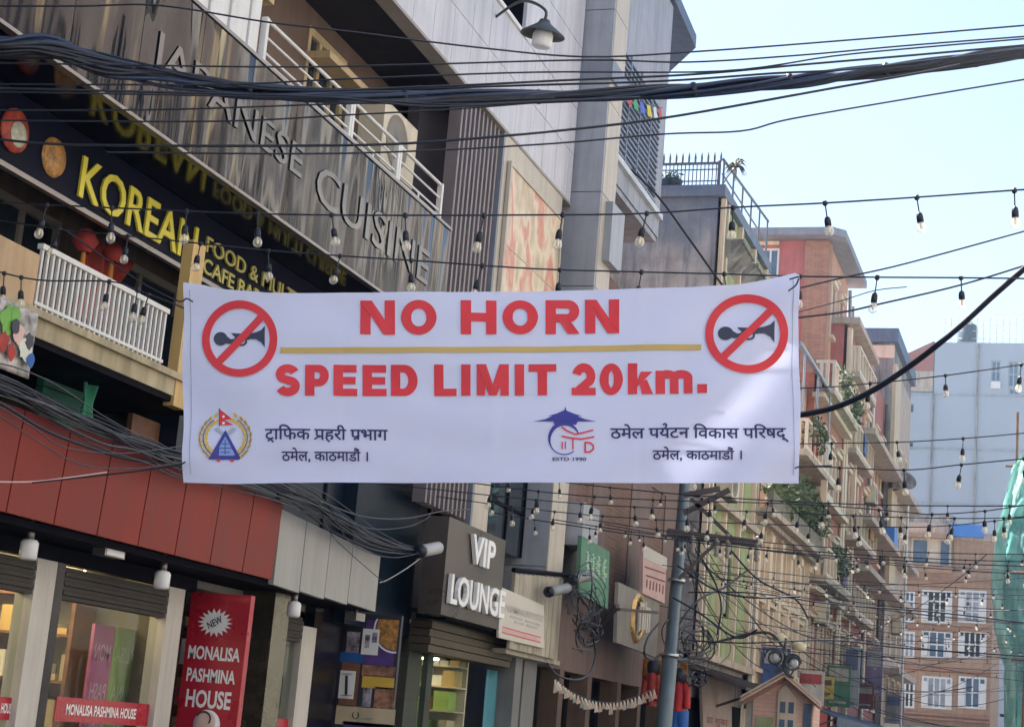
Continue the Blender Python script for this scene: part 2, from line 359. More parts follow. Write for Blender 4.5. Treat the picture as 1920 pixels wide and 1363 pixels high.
    def build(s, name, mats, parent=None, origin=None):
        me = bpy.data.meshes.new(name); v = np.array(s.v) if s.v else np.zeros((0, 3))
        if parent is not None: origin = A(*parent['_w'])
        elif origin is None: origin = A((v[:, 0].min()+v[:, 0].max())/2, (v[:, 1].min()+v[:, 1].max())/2, v[:, 2].min())
        me.from_pydata((v-origin).tolist(), [], s.f)
        for m in (mats if isinstance(mats, (list, tuple)) else [mats]): me.materials.append(m)
        for p, k, sm in zip(me.polygons, s.m, s.sm): p.material_index = k; p.use_smooth = sm
        o = bpy.data.objects.new(name, me); COL.objects.link(o); o['_w'] = list(map(float, origin))
        if parent is not None: o.parent = parent
        else: o.location = origin
        return o
def each(mb, name, mats, parent):      # every loose piece becomes a part of its own
    par = list(range(len(mb.v)))
    def fd(i):
        while par[i] != i: par[i] = par[par[i]]; i = par[i]
        return i
    for f in mb.f:
        for i in f[1:]: par[fd(i)] = fd(f[0])
    gr = {}
    for k, f in enumerate(mb.f): gr.setdefault(fd(f[0]), []).append(k)
    for ks in gr.values():
        ids = sorted({i for k in ks for i in mb.f[k]}); mp = {i: j for j, i in enumerate(ids)}; n = MB(); n.v = [mb.v[i] for i in ids]
        n.f = [[mp[i] for i in mb.f[k]] for k in ks]; n.m = [mb.m[k] for k in ks]; n.sm = [mb.sm[k] for k in ks]; o = n.build(name, mats, parent)
    return o
def tag(o, label=None, cat=None, group=None, kind=None):
    if label: o['label'] = label
    if cat: o['category'] = cat
    if group: o['group'] = group
    if kind: o['kind'] = kind
    return o
def thing(name, loc, label, cat, group=None):
    o = bpy.data.objects.new(name, None); COL.objects.link(o); o.location = tuple(map(float, loc)); o['_w'] = list(map(float, loc)); o.empty_display_size = .2
    return tag(o, label, cat, group)
def B(name, m, parent, fn, *a, **k):     # one-shape part
    mb = MB(); getattr(mb, fn)(*a, **k); return mb.build(name, m, parent)
def window(par, pl, u0, u1, v0, v1, fm, pm=None, fw=.06, d=-.1, nx=1, nz=1, name='window'):
    f = MB(); pm = pm or m_pane
    f.pbox(pl, u0, u1, v0, v0+fw, d-.03, d+.04); f.pbox(pl, u0, u1, v1-fw, v1, d-.03, d+.04)
    f.pbox(pl, u0, u0+fw, v0+fw, v1-fw, d-.03, d+.04); f.pbox(pl, u1-fw, u1, v0+fw, v1-fw, d-.03, d+.04)
    for i in range(1, nx): u = u0+(u1-u0)*i/nx; f.pbox(pl, u-fw*.4, u+fw*.4, v0+fw, v1-fw, d-.025, d+.033)
    for i in range(1, nz): v = v0+(v1-v0)*i/nz; f.pbox(pl, u0+fw, u1-fw, v-fw*.4, v+fw*.4, d-.027, d+.03)
    o = f.build(name, fm, par); g = MB(); g.pbox(pl, u0+.01, u1-.01, v0+.01, v1-.01, d-.012, d-.004); g.build('pane', pm, o); return o

def trims(par, X, ws, m):
    mb = MB(); P = XP(X)
    for a, b, c, d in ws:
        mb.pbox(P, a-.12, b+.12, d, d+.14, .003, .12); mb.pbox(P, a-.1, b+.1, c-.12, c-.003, .003, .14); mb.pbox(P, a-.1, a-.003, c, d-.003, .003, .05); mb.pbox(P, b+.003, b+.1, c, d-.003, .003, .05); mb.pbox(P, a-.02, b+.02, d+.143, d+.2, .003, .2)
    each(mb, 'window_trim', m, par)

# ------------------------------------------------------------------ ground
mb = MB(); mb.quad((-400, -300, 0), (400, -300, 0), (400, 900, 0), (-400, 900, 0)); tag(mb.build('ground', m_pave), kind='structure')
mb = MB(); mb.quad((-5.9, -30, .004), (3.9, -30, .004), (2.4, 130, .004), (-5.9, 130, .004)); tag(mb.build('road', m_asph), kind='structure')
mb = MB(); mb.box(-7.6, -5.9, -30, 84, .004, .14); tag(mb.build('pavement', m_pave), kind='structure')
mb = MB(); mb.box(3.9, 5.2, -30, 47, .004, .14); tag(mb.build('pavement', m_pave), kind='structure')

# ------------------------------------------------------------------ the near commercial building on the left
F7, F75, F8 = XP(-7.0), XP(-7.5), XP(-8.0)
bld = thing('commercial_building', (-7, 14, 0), 'large commercial building with red panel fascia, balconies, steel sign band and grey clad upper floor', 'building')
Y0 = 2.0
# core and floors
mb = MB(); mb.box(-16, -12, Y0, 24.4, 0, 16); mb.box(-12, -8.06, Y0, 16.2, 9.2, 10.6); mb.box(-12, -8.06, 16.2, 24.4, 9.2, 16)
mb.box(-12, -7.58, Y0, 24.35, 2.85, 3.45); mb.build('core', m_dark, bld)
# red tilted fascia, separate sheets with dark joints
js = [2.0, 3.2, 4.4, 5.6, 6.8, 8.0, 9.25]+[yz(x, y, -7)[0] for x, y in ((11, 962), (100, 987), (181, 1006), (258, 1025), (327, 1042), (393, 1057), (454, 1071))]+[14.33]
mb = MB(); ft = PL((-7, 0, 2.8), (0, 1, 0), (1, 0, 0), (.05, 0, 1))
for a, b in zip(js, js[1:]): mb.pbox(ft, a+.008, b-.008, 0, .72, -.05, 0)
mb.build('red_fascia', m_red, bld)
mb = MB(); mb.box(-7.6, -7.06, Y0, 14.3, 2.83, 3.48); mb.box(-7.6, -7.06, 14.36, 16.8, 2.8, 3.3); mb.build('fascia_backing', m_black, bld)
mb = MB(); js = [14.36]+[yz(x, y, -7)[0] for x, y in ((560, 1110), (607, 1122), (650, 1134))]+[16.87]
for a, b in zip(js, js[1:]):
    za, zb = 3.46+(3.32-3.46)*(a-14.36)/2.5, 3.46+(3.32-3.46)*(b-14.36)/2.5
    mb.prism(F7, [(a+.007, 2.76), (b-.007, 2.74), (b-.007, zb), (a+.007, za)], -.05, .005)
mb.box(-8.2, -7.06, 16.84, 16.88, 2.75, 3.31); mb.build('grey_fascia', m_greyp, bld)
# recessed shop front
mb = MB(); mb.box(-7.6, -7.06, Y0, 17, 2.74, 2.795)
mb.box(-7.56, -7.44, Y0, 13.75, 2.6, 2.72); mb.build('canopy_soffit', mat('matt_black', (.004, .004, .009), .8, spec=.1), bld)
S = XP(-7.5)
def sy(px, py=1200): return yz(px, py, -7.5)[0]
m_post = mat('pale_post', (.58, .55, .50), .5, var=.08, streak=.3)
def mull(nm, m, a, b, z1=2.6, d1=.06, d0=-.1): return B(nm, m, bld, 'pbox', S, sy(a), sy(b), .02, z1, d0, d1)
mull('shop_mullion', m_post, 37, 76); mull('shop_mullion', m_post, 295, 325); mull('shop_mullion', m_post, 556, 582, 2.5)
mull('shop_post', m_black, 77, 92); mull('shop_post', m_black, 326, 352, 2.7, -.06); mull('shop_post', m_black, 583, 634, 2.75, .02); mull('steel_post', mat('olive_steel', (.16, .15, .11), .25, metal=.8, var=.4, scale=4), 463, 493, 2.75, .25)
mull('shop_post', m_black, -70, -40)
for a, b, nm in ((-40, 36, 'first'), (93, 294, 'second'), (494, 555, 'third')):
    o = B('shop_window', m_black, bld, 'pbox', S, sy(a), sy(b), .3, .36, -.05, .02)
    B('pane', g_shop, o, 'pbox', S, sy(a)+.01, sy(b)-.01, .36, 2.35, -.012, -.004)
    mb = MB(); z0, z1 = 2.33, 2.58
    for k in range(7): mb.pbox(S, sy(a), sy(b), z0+(z1-z0)*k/7, z0+(z1-z0)*(k+.9)/7, -.08, .05+.015*(k % 2))
    mb.build('shutter_box', mat('shutter_steel', (.05, .044, .04), .6, metal=.4, var=.2, streak=.4), bld)
# red stickers along the glass
for a, b, t0, t1, tx in ((-40, 28, -38, 22, 'PASHMINA HOUSE'), (102, 278, 122, 254, 'MONALISA PASHMINA HOUSE'), (474, 552, 480, 512, 'A HOUSE')):
    yb = 1335
    z1, z0 = yz((a+b)/2, 1312 if a > 90 else 1305, -7.49)[1], yz((a+b)/2, 1356 if a > 90 else 1348, -7.49)[1]
    if a > 300: z1, z0 = yz(512, 1345, -7.49)[1], yz(512, 1390, -7.49)[1]
    o = B('window_sticker', m_sign, bld, 'pbox', S, sy(a, yb), sy(b, yb), z0, z1, 0, .004)
    h = z1-z0; B('lettering', m_print, o, 'text', S, tx, sy(t0, yb), sy(t1, yb), z0+.28*h, z1-.26*h, .007, None, .025)
# shop interior with ceiling lamps and panels added for reflected lettering
mb = MB(); mb.box(-11.9, -11.8, Y0, 16.9, 0, 2.7); mb.box(-11.8, -7.6, Y0, 16.9, 2.66, 2.73)
for y in (9.1, 13.55, 16.9): mb.box(-11.8, -7.62, y, y+.06, 0, 2.66)
mb.build('shop_interior', m_int, bld)
mb = MB()
for y0 in (10.0, 11.5, 13.9, 15.4):
    for z in (.5, .9, 1.3, 1.7, 2.1): mb.box(-11.78, -11.4, y0, y0+1.3, z, z+.04)
each(mb, 'shelf', m_wood, bld)
mb = MB(); g = np.random.default_rng(3)
for y0 in (10.0, 11.5, 13.9, 15.4):
    for z in (.54, .94, 1.34, 1.74):
        y = y0
        while y < y0+1.2: w = .12+.15*g.random(); mb.mi = int(g.integers(0, 5)); mb.box(-11.7, -11.42, y, y+w-.02, z, z+.1+.2*g.random()); y += w
each(mb, 'folded_shawls', [m_redcl, m_cream, m_pink, m_int, m_wood], bld)
mb = MB()
for x, y in ((-8.3, 10.9), (-9.3, 11.4), (-8.5, 12.6), (-9.6, 12.9), (-8.2, 9.7), (-9.4, 9.9), (-10.4, 11.9)): mb.box(x-.14, x+.14, y-.14, y+.14, 2.6, 2.655)
each(mb, 'ceiling_lamp', m_warm, bld)
mb = MB()
for y0, y1 in ((9.3, 10.6), (11.3, 12.6), (13.9, 15.0), (15.3, 16.6)):
    for z in (1.2, 1.6, 2.0, 2.4): mb.box(-9.3, -8.9, y0, y1, z, z+.03)
    mb.box(-9.3, -8.9, y0-.03, y0, .1, 2.6); mb.box(-9.3, -8.9, y1, y1+.03, .1, 2.6)
mb.build('display_rack', m_wood, bld)
mb = MB(); g = np.random.default_rng(13)
for y0, y1 in ((9.3, 10.6), (11.3, 12.6), (13.9, 15.0), (15.3, 16.6)):
    for z in (1.23, 1.63, 2.03, 2.43):
        y = y0
        while y < y1-.08: w = .08+.12*g.random(); mb.mi = int(g.integers(0, 7)); mb.box(-9.25, -8.93, y, min(y+w-.012, y1), z, z+.1+.18*g.random()*(z < 2.4)); y += w
each(mb, 'folded_shawl', [m_redcl, m_cream, m_pink, m_print, m_wood, m_cyan, m_yellow], bld)
mb = MB()
for x, y in ((-7.95, 10.2), (-8.0, 11.0), (-8.0, 11.8), (-7.95, 12.7), (-8.6, 11.4), (-8.6, 12.3)): mb.lathe((x, y, 2.45), [(.001, -.03), (.05, -.03), (.045, .05), (.01, .08), (.008, .2)], 10)
each(mb, 'spot_lamp', m_warm, bld)
mb = MB(); mg = MB(); g = np.random.default_rng(17)
for yb, xa, xb_ in ((13.54, -10.9, -8.32), (16.88, -10.5, -8.02)):
    for z in (.9, 1.3, 1.7, 2.1, 2.45):
        mb.box(xa, xb_, yb-.34, yb, z, z+.025); x = xa+.03
        while x < xb_-.1: w = .10+.2*g.random(); mg.mi = int(g.choice([0, 0, 0, 1, 1, 2, 3, 4, 5])); mg.box(x, min(x+w-.015, xb_-.02), yb-.30+.05*g.random(), yb-.02, z+.026, z+.07+.22*g.random()*(1 if z < 2.4 else .4)); x += w
    for x in (xa, (xa+xb_)/2, xb_): mb.box(x-.02, x+.02, yb-.345, yb, .1, 2.64)
mb.build('wall_rack', m_wood, bld); each(mg, 'folded_shawl', [m_cream, m_yellow, m_redcl, m_print, m_pink, m_wood], bld)
mb = MB()
for x in (-8.95, -9.6, -10.3): mb.box(x-.18, x+.18, 13.0, 13.06, 2.55, 2.58)
for x in (-8.0, -8.3): mb.box(x-.09, x+.09, 12.6, 12.66, 2.5, 2.53)
each(mb, 'strip_lamp', m_warm, bld)
P8 = XP(-7.9)
for m, ml, a, b, tx in ((m_pink, m_pinkl, 168, 207, ('MON', 'PASH', 'HOU')), (m_lime, m_limel, 208, 252, ('ALISA', 'MINA', 'SE'))):
    ya, yb = yz(a, 1230, -7.9)[0], yz(b, 1230, -7.9)[0]
    o = tag(B('hanging_shawl', m, None, 'pbox', P8, ya, yb, .8, 2.22, -.015, .015), ('pink' if m is m_pink else 'lime green')+' panel with mirrored print, added as a reflection in the shop window', 'shawl')
    for k, s_ in enumerate(tx): B('lettering', ml, o, 'text', P8, s_, ya+.04, yb-.04, 1.92-.33*k, 2.06-.33*k, .02, None, .01, True)  # coloured panel and mirrored print stand in for a reflection in the glass

# open first floor above the fascia
mb = MB(); mb.box(-8.9, -8.8, Y0, 18.0, 3.45, 6.0); mb.build('back_wall', mat('dim_brown_wall', (.17, .125, .10), .8, var=.5, scale=1.6, streak=.5), bld)
mb = MB(); mb.box(-8.8, -7.2, Y0, 13.1, 4.13, 4.30); mb.box(-8.8, -7.16, Y0, 13.1, 4.27, 4.325); mb.build('balcony_slab', mat('worn_cream', (.46, .39, .25), .7, var=.2, scale=4, streak=.6, bump=.1), bld)
mb = MB(); G = XP(-7.25)
y0, y1 = yz(78, 480, -7.25)[0], yz(312, 572, -7.25)[0]
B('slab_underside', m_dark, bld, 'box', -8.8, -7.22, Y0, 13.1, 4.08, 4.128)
n = 26
for i in range(n): y = y0+(y1-y0)*i/(n-1); mb.box(-7.262, -7.238, y-.012, y+.012, 4.33, 4.80)
mb.box(-7.275, -7.225, y0-.03, y1+.03, 4.79, 4.83); mb.box(-7.27, -7.23, y0-.03, y1+.03, 4.37, 4.395); mb.build('balcony_railing', m_white, bld)
B('cream_pier', mat('cream_pier_paint', (.55, .38, .22), .7, var=.15, streak=.4), bld, 'box', -7.55, -7.2, 8.2, yz(66, 540, -7.2)[0], 3.9, 4.72)
B('yellow_post', m_yellow, bld, 'box', -7.29, -7.19, yz(338, 640, -7.2)[0], yz(362, 640, -7.2)[0], 4.05, 5.5)
mb = MB(); mb.box(-8.75, -8.66, 12.9, 13.1, 4.33, 5.5)
for y in (11.3, 12.2, 14.2): mb.box(-8.3, -8.2, y, y+.12, 3.5, 4.15)
each(mb, 'inner_post', m_wood, bld)
mb = MB(); mb.box(-7.75, -7.7, yz(252, 760, -7.7)[0], yz(322, 760, -7.7)[0], 3.78, 4.02); mb.box(-7.74, -7.66, yz(252, 760, -7.7)[0], yz(272, 760, -7.7)[0], 3.5, 3.78); mb.box(-7.9, -7.86, yz(300, 760, -7.8)[0], yz(345, 760, -7.8)[0], 3.5, 3.95); mb.build('wood_board', mat('red_brown_board', (.19, .085, .045), .6, var=.35, scale=5), bld)
o = MB()
for k in range(6): o.box(-7.95, -7.88, yz(84, 680, -7.9)[0], yz(152, 700, -7.9)[0]+.02*k, 3.66+.072*k, 3.72+.072*k)
tag(o.build('louvred_shutter', m_green), 'dark green slatted shutter board leaning below the cream balcony', 'shutter')
def cloth(name, m, pl, u0, u1, v0, v1, amp, lab, cat, fl=2.0, narrow=.0):
    b = MB(); nu, nv = 14, 10; vs = []
    for j in range(nv+1):
        for i in range(nu+1):
            s, t = i/nu, j/nv; w = 1-narrow*(1-abs(2*t-1))
            vs.append(pl.p(u0+(u1-u0)*(.5+(s-.5)*w), v0+(v1-v0)*t, amp*math.sin(s*fl*6.28+t)+.4*amp*math.sin(s*9+t*5)))
    b.add(vs, [(j*(nu+1)+i, j*(nu+1)+i+1, (j+1)*(nu+1)+i+1, (j+1)*(nu+1)+i) for j in range(nv) for i in range(nu)], True)
    o = b.build(name, m); sm = o.modifiers.new('t', 'SOLIDIFY'); sm.thickness = .012
    return tag(o, lab, cat)
cloth('green_cloth', mat('green_sheet', (.03, .26, .16), .7, var=.2), XP(-7.6), yz(160, 680, -7.6)[0], yz(184, 690, -7.6)[0], 3.75, 4.12, .03, 'bright green cloth hung beside the slatted shutter', 'cloth', 1.2, .3)
cloth('red_cloth', m_redcl, XP(-8.3), yz(140, 480, -8.3)[0], yz(245, 480, -8.3)[0], 4.85, 5.55, .05, 'red and orange lanterns cloth hung behind the white balcony railing', 'cloth', 3, .5)
cloth('poster_cloth', mat('leafy_poster', (.45, .42, .40), .5, var=.9, scale=9), XP(-7.1), 8.6, yz(64, 640, -7.1)[0], 3.78, 4.26, .004, 'printed leaf and flower poster leaning on the balcony edge at the far left', 'poster')
po = bpy.data.objects['poster_cloth']; po['_w'] = list(map(float, po.location))
for k, (x, y, r, m) in enumerate(((14, 600, .085, mat('leaf_print', (.16, .42, .06), .5)), (30, 590, .06, MATS['leaf_print']), (8, 640, .06, m_redcl), (36, 625, .07, mat('petal_print', (.66, .45, .40), .5)), (48, 655, .07, mat('white_petal_print', (.7, .72, .62), .5)), (22, 660, .05, m_redcl), (56, 640, .05, m_ink), (58, 675, .045, m_bluej), (30, 612, .05, m_ink))):
    p = onx(x, y, -7.08+.002*k); g = np.random.default_rng(k); n = 16; mb = MB(); mb.prism(XP(-7.08+.002*k), [(p[1]+r*(.7+.5*g.random())*math.cos(i*6.283/n), p[2]+1.2*r*(.7+.5*g.random())*math.sin(i*6.283/n)) for i in range(n)], -.004, 0); mb.build('flower_print', m, po)
for k, (y0, y1) in enumerate(((9.6, 10.9), (11.6, 12.75), (13.4, 15.0))): window(bld, XP(-8.78), y0, y1, 4.33, 5.75, mat('balcony_door_frame', (.34, .31, .27), .5), m_pane, .07, .04, 2, 2, 'balcony_door')
for k, (px, py, r) in enumerate(((160, 452, .10), (212, 474, .085))):
    p = onx(px, py, -8.0); t = thing('paper_lantern', p, ('larger' if k == 0 else 'smaller')+' red lantern hanging behind the white balcony railing', 'lantern')
    mb = MB(); mb.lathe(p, [(.05, -r), (r*.8, -r*.6), (r*1.15, 0), (r*.8, r*.6), (.05, r)], 14); mb.build('shade', m_redcl, t)
    mb = MB(); mb.lathe(p-A(0, 0, r), [(.03, -.16), (.02, 0)], 6); mb.build('tassel', mat('orange_tassel', (.6, .25, .04), .7), t)
p = onx(245, 660, -7.5); t = thing('pendant_lamp', p, 'small dark pendant lamp hanging under the cream balcony slab', 'lamp'); mb = MB(); mb.lathe(p, [(.11, -.04), (.09, 0), (.03, .05), (.015, .1)], 14); mb.build('shade', m_shade, t); B('cord', m_cable, t, 'rod', p+A(0, 0, .1), (p[0], p[1], 4.1), .005)

# dark KOREAN sign panel under the steel box
K = XP(-7.64)
ks = thing('restaurant_sign', (-7.64, 13, 5.45), 'long dark sign board with yellow KOREAN lettering under the steel band', 'sign')
B('board', m_navy, ks, 'box', -7.75, -7.64, 5.0, 18.0, 5.44, 6.03)
def kt(s, x0, y0, x1, y1, zb, zt, m, off=.02, d=.025): B('lettering', m, ks, 'text', K, s, yz(x0, y0, -7.64)[0], yz(x1, y1, -7.64)[0], zb, zt, .004, d, off)
kt('KOREAN', 148, 330, 368, 440, 5.51, 5.86, m_yel, .012)
kt('FOOD & MULTI CUISINE', 385, 450, 640, 572, 5.69, 5.84, m_yel2, .01); kt('CAFE BAR', 376, 505, 486, 560, 5.49, 5.635, m_yel2, .015)
mb = MB()
mb.lathe(K.p(yz(22, 262, -7.64)[0], 5.72, .006), [(.001, .02), (.17, .02), (.17, 0)], 24, (1, 0, 0)); B_ = mb.build('food_picture', mat('red_dish', (.45, .07, .04), .5, var=.5, scale=12), ks)
mb = MB(); mb.lathe(K.p(yz(26, 272, -7.64)[0], 5.70, .03), [(.001, .012), (.09, .01), (.1, 0)], 18, (1, 0, 0)); mb.build('food_picture', m_food2, ks)
mb = MB(); mb.lathe(K.p(yz(98, 300, -7.64)[0], 5.70, .006), [(.001, .02), (.15, .02), (.16, 0)], 24, (1, 0, 0)); mb.build('food_picture', m_food1, ks)
mb = MB(); mb.box(-7.66, -7.6, 5.0, 18.0, 5.40, 5.44); mb.build('bottom_trim', m_brasst, ks)

# tinted steel sign band
bb = thing('steel_sign_band', (-7, 13, 6.04), 'broad reflective steel fascia with raised JAPANESE CUISINE letters', 'sign')
mb = MB(); ys = [2, 4, 6, 8]+list(np.arange(9.1, 17.9, .93))+[18.03]
for a, b in zip(ys, ys[1:]): mb.pbox(F7, a+.004, b-.004, 6.06, 7.3, -.04, 0)
mb.box(-7.6, -7.04, 18.0, 18.03, 6.06, 7.3); mb.build('panel', m_brass, bb)
mb = MB(); mb.box(-7.06, -6.985, 2, 18.04, 6.03, 6.058); mb.box(-7.10, -6.985, 2, 18.04, 7.302, 7.335); mb.build('edge_trim', m_brasst, bb)
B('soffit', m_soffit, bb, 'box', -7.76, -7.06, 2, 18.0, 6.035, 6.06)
ya, yb = yz(132, 20, -7)[0], yz(566, 310, -7)[0]; adv = (yb-yz(470, 250, -7)[0])/3.0
B('lettering', m_letter, bb, 'text', F7, 'JAPANESE', yb-8*adv, yb, 6.46, 6.85, .002, .012, .004)
B('lettering', m_letter, bb, 'text', F7, 'CUISINE', yz(594, 330, -7)[0], yz(806, 470, -7)[0], 6.46, 6.85, .002, .012, .004)

# second floor balcony: slab, recessed brown wall, windows, railing
B('balcony_floor', m_conc2, bld, 'box', -8.9, -7.1, 2, 18.0, 7.2, 7.29)
wins = []
U8 = XP(-8.0)
for (x0, y0, x1, y1, zb, zt) in ((578, 80, 650, 150, 7.32, 8.98), (696, 150, 756, 210, 7.32, 8.95), (798, 230, 842, 290, 7.4, 8.95)):
    wins.append((yz(x0, y0, -8)[0], yz(x1, y1, -8)[0], zb, zt))
wins.insert(0, (12.6, 14.3, 7.4, 8.95))
mb = MB(); mb.wall(U8, 2, 21.9, 7.29, 9.2, wins, .2); mb.build('wall', m_brown, bld)
for w in wins: window(bld, U8, *w, m_beige, m_pane, .09, -.05, 3, 2)
mb = MB()
for w in wins: mb.pbox(U8, w[0]-.05, w[1]+.05, w[3]-.42, w[3]-.34, .0, .3)
each(mb, 'window_hood', m_beige, bld)
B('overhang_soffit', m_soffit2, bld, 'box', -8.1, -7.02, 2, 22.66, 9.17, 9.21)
B('overhang_trim', mat('soffit_trim', (.30, .27, .25), .5), bld, 'box', -7.18, -6.985, 2, 22.7, 9.13, 9.168)
# frosted screen then tubular railing
mb = MB()
for k in range(22): y = 9.0+k*.18; mb.box(-7.12, -7.07 if k % 2 else -7.09, y, y+.17, 7.36, 8.4)
mb.build('balcony_screen', m_whitep, bld)
for k, (a, b) in enumerate(((13.02, 15.0), (15.06, 16.32), (16.38, 17.7))):
    mb = MB()
    for z, r in ((7.76, .02), (7.6, .013), (7.45, .013)): mb.rod((-7.05, a, z), (-7.05, b, z), r)
    for y in (a, b): mb.box(-7.08, -7.02, y-.025, y+.025, 7.33, 7.77)
    mb.rod((-7.05, (a+b)/2, 7.33), (-7.05, (a+b)/2, 7.45), .013); mb.box(-7.075, -7.025, a, b, 7.337, 7.375)
    mb.build('tube_railing', m_white, bld)
# clad overhanging storey
mb = MB(); g0 = np.arange(2.0, 22.7, .62)
for a in g0:
    b = min(a+.62, 22.68); mb.pbox(F7, a+.005, b-.005, 9.17, 9.9, -.05, 0); mb.pbox(F7, a+.005, b-.005, 9.91, 10.6, -.05, 0)
for a in np.arange(20.05, 22.6, .66):
    b = min(a+.66, 22.68)
    for z in np.arange(10.61, 15.9, .95): mb.pbox(F7, a+.005, b-.005, z+.005, z+.945, -.05, 0)
mb.build('wall_panel', m_clad, bld)
mb = MB(); mb.box(-7.5, -7.052, 2, 22.66, 9.2, 10.55); mb.box(-7.5, -7.052, 20.05, 22.66, 10.55, 15.9); mb.build('panel_backing', m_dark, bld)
B('parapet_cap', m_white, bld, 'box', -7.3, -6.97, 2, 20.05, 10.602, 10.66)
mb = MB(); mb.wall(XP(-7.55), 16.2, 20.04, 10.66, 15.9, [(16.9, 18.4, 10.9, 12.8), (18.75, 19.7, 10.9, 12.8)], .2); mb.build('upper_wall', mat('maroon_wall', (.12, .06, .06), .7, streak=.3), bld)
window(bld, XP(-7.55), 16.9, 18.4, 10.9, 12.8, m_white, m_panel, .08, -.08, 2, 1); window(bld, XP(-7.55), 18.75, 19.7, 10.9, 12.8, m_white, m_panel, .08, -.08)
mb = MB(); z = (14.0, 14.12)
for q in ([(-12, 2), (-9.2, 2), (-9.2, 16.2), (-12, 16.2)], [(-7.9, 2), (-6.9, 2), (-6.9, 16.2), (-7.9, 16.2)], [(-9.2, 2), (-7.9, 2), (-7.9, 13.515), (-9.2, 13.625)], [(-9.2, 13.725), (-7.9, 13.62), (-7.9, 16.2), (-9.2, 16.2)]): mb.hprism(q, *z)
mb.build('sun_slot_slab', m_conc2, bld)  # slab added out of view; its slot throws a sun band on the banner
mb = MB()
for y in (2.2, 7, 11.5, 16.0): mb.box(-7.2, -7.0, y, y+.15, 10.66, 14)
each(mb, 'slot_slab_post', m_steel, bld)  # posts added under the unseen slotted slab
# fins, mural, clad piers
mb = MB()
for k in range(10): y = 18.12+k*.15; mb.box(-7.2, -7.04, y, y+.055, 4.1, 9.17)
mb.build('louver_fins', m_louver, bld); B('dark_bay', mat('bay_wall', (.05, .045, .06), .6), bld, 'box', -7.7, -7.55, 18.04, 19.55, 3.0, 9.16)
mb = MB(); mb.box(-7.36, -7.0, 19.6, 19.66, 4.0, 9.165); mb.build('pier', m_clad2, bld)
mb = MB(); mb.box(-7.3, -7.0, 19.665, 22.3, 6.4, 9.16); mb.box(-7.3, -7.0, 19.665, 20.25, 4.0, 6.395); mb.build('pier_side', m_clad3, bld)
o = tag(B('mural', m_mural, None, 'pbox', F7, 19.85, 22.2, 6.45, 8.75, .01, .04), 'large faded orange and cream picture panel on the grey clad wall', 'poster')
mb = MB(); mb.pbox(F7, 19.8, 19.85, 6.4, 8.8, .01, .06); mb.pbox(F7, 22.2, 22.25, 6.4, 8.8, .01, .06); mb.pbox(F7, 19.85, 22.2, 8.75, 8.8, .01, .06); mb.pbox(F7, 19.85, 22.2, 7.7, 7.715, .04, .046); mb.build('frame', m_clad3, o)
# projecting corner column
xc = -6.56
mb = MB()
for z in np.arange(6.52, 15.9, 1.42): mb.box(-7.45, xc, 22.72, 22.78, z+.006, z+1.414)
mb.build('column_front', m_clad2 if 0 else mat('mid_cladding', (.33, .345, .39), .42, var=.1, streak=.3), bld)
mb = MB()
for z in np.arange(6.52, 15.9, 1.42): mb.box(xc-.03, xc+.006, 22.786, 23.5, z+.006, z+1.414); mb.box(-7.3, xc-.035, 22.8, 23.5, z, z+1.42)
mb.build('column_side', m_clad3, bld)
B('column_band', m_clad2, bld, 'box', -7.1, xc+.05, 22.68, 23.6, 11.1, 11.4)
B('column_block', MATS['mid_cladding'], bld, 'box', -7.1, xc+.12, 23.0, 23.7, 8.4, 9.3)
mb = MB(); mb.wall(XP(-7.2), 23.5, 24.4, 3, 16, [], .1); mb.build('end_wall', m_clad, bld)
# lower dark glass bays and teal wall
mb = MB(); mb.box(-8.0, -7.52, 13.2, 18.05, 3.5, 5.0); mb.build('dark_bay', m_navy2, bld)
mb = MB()
for y in (14.2, 15.3, 16.4, 17.4): mb.box(-7.52, -7.5, y, y+.05, 3.5, 5.4)
mb.box(-7.52, -7.495, 13.2, 18, 4.35, 4.4); mb.build('bay_mullion', m_dark, bld)
B('teal_wall', mat('teal_panel', (.008, .018, .032), .45, var=.2, spec=.2), bld, 'box', -7.9, -7.35, 16.9, 18.8, 2.6, 4.2)
mb = MB(); mb.box(-7.6, -7.32, 20.3, 22.7, 4.0, 6.4); o = mb.build('dark_bay', m_pane, bld)
mb = MB(); mb.box(-8, -7.25, 22.74, 23.5, 0, 6.9); mb.build('pier', m_clad2, bld)
mb = MB()
for z in (2.6, 3.9, 5.2): mb.box(-7.6, -6.94, 22.72, 22.74, z+.008, z+1.292); mb.box(-7.25, -6.94, 22.745, 23.45, z, z+1.3)
mb.build('pier_face', MATS['mid_cladding'], bld)
B('pier_side', m_clad3, bld, 'box', -6.94, -6.92, 22.72, 23.47, 2.6, 6.5)
mb = MB()
for y in (20.3, 21.1, 21.9, 22.66): mb.box(-7.32, -7.29, y-.02, y+.02, 4.0, 6.4)
for z in (4.6, 5.5): mb.box(-7.32, -7.292, 20.3, 22.7, z-.02, z+.02)
mb.build('bay_mullion', m_dark, bld)
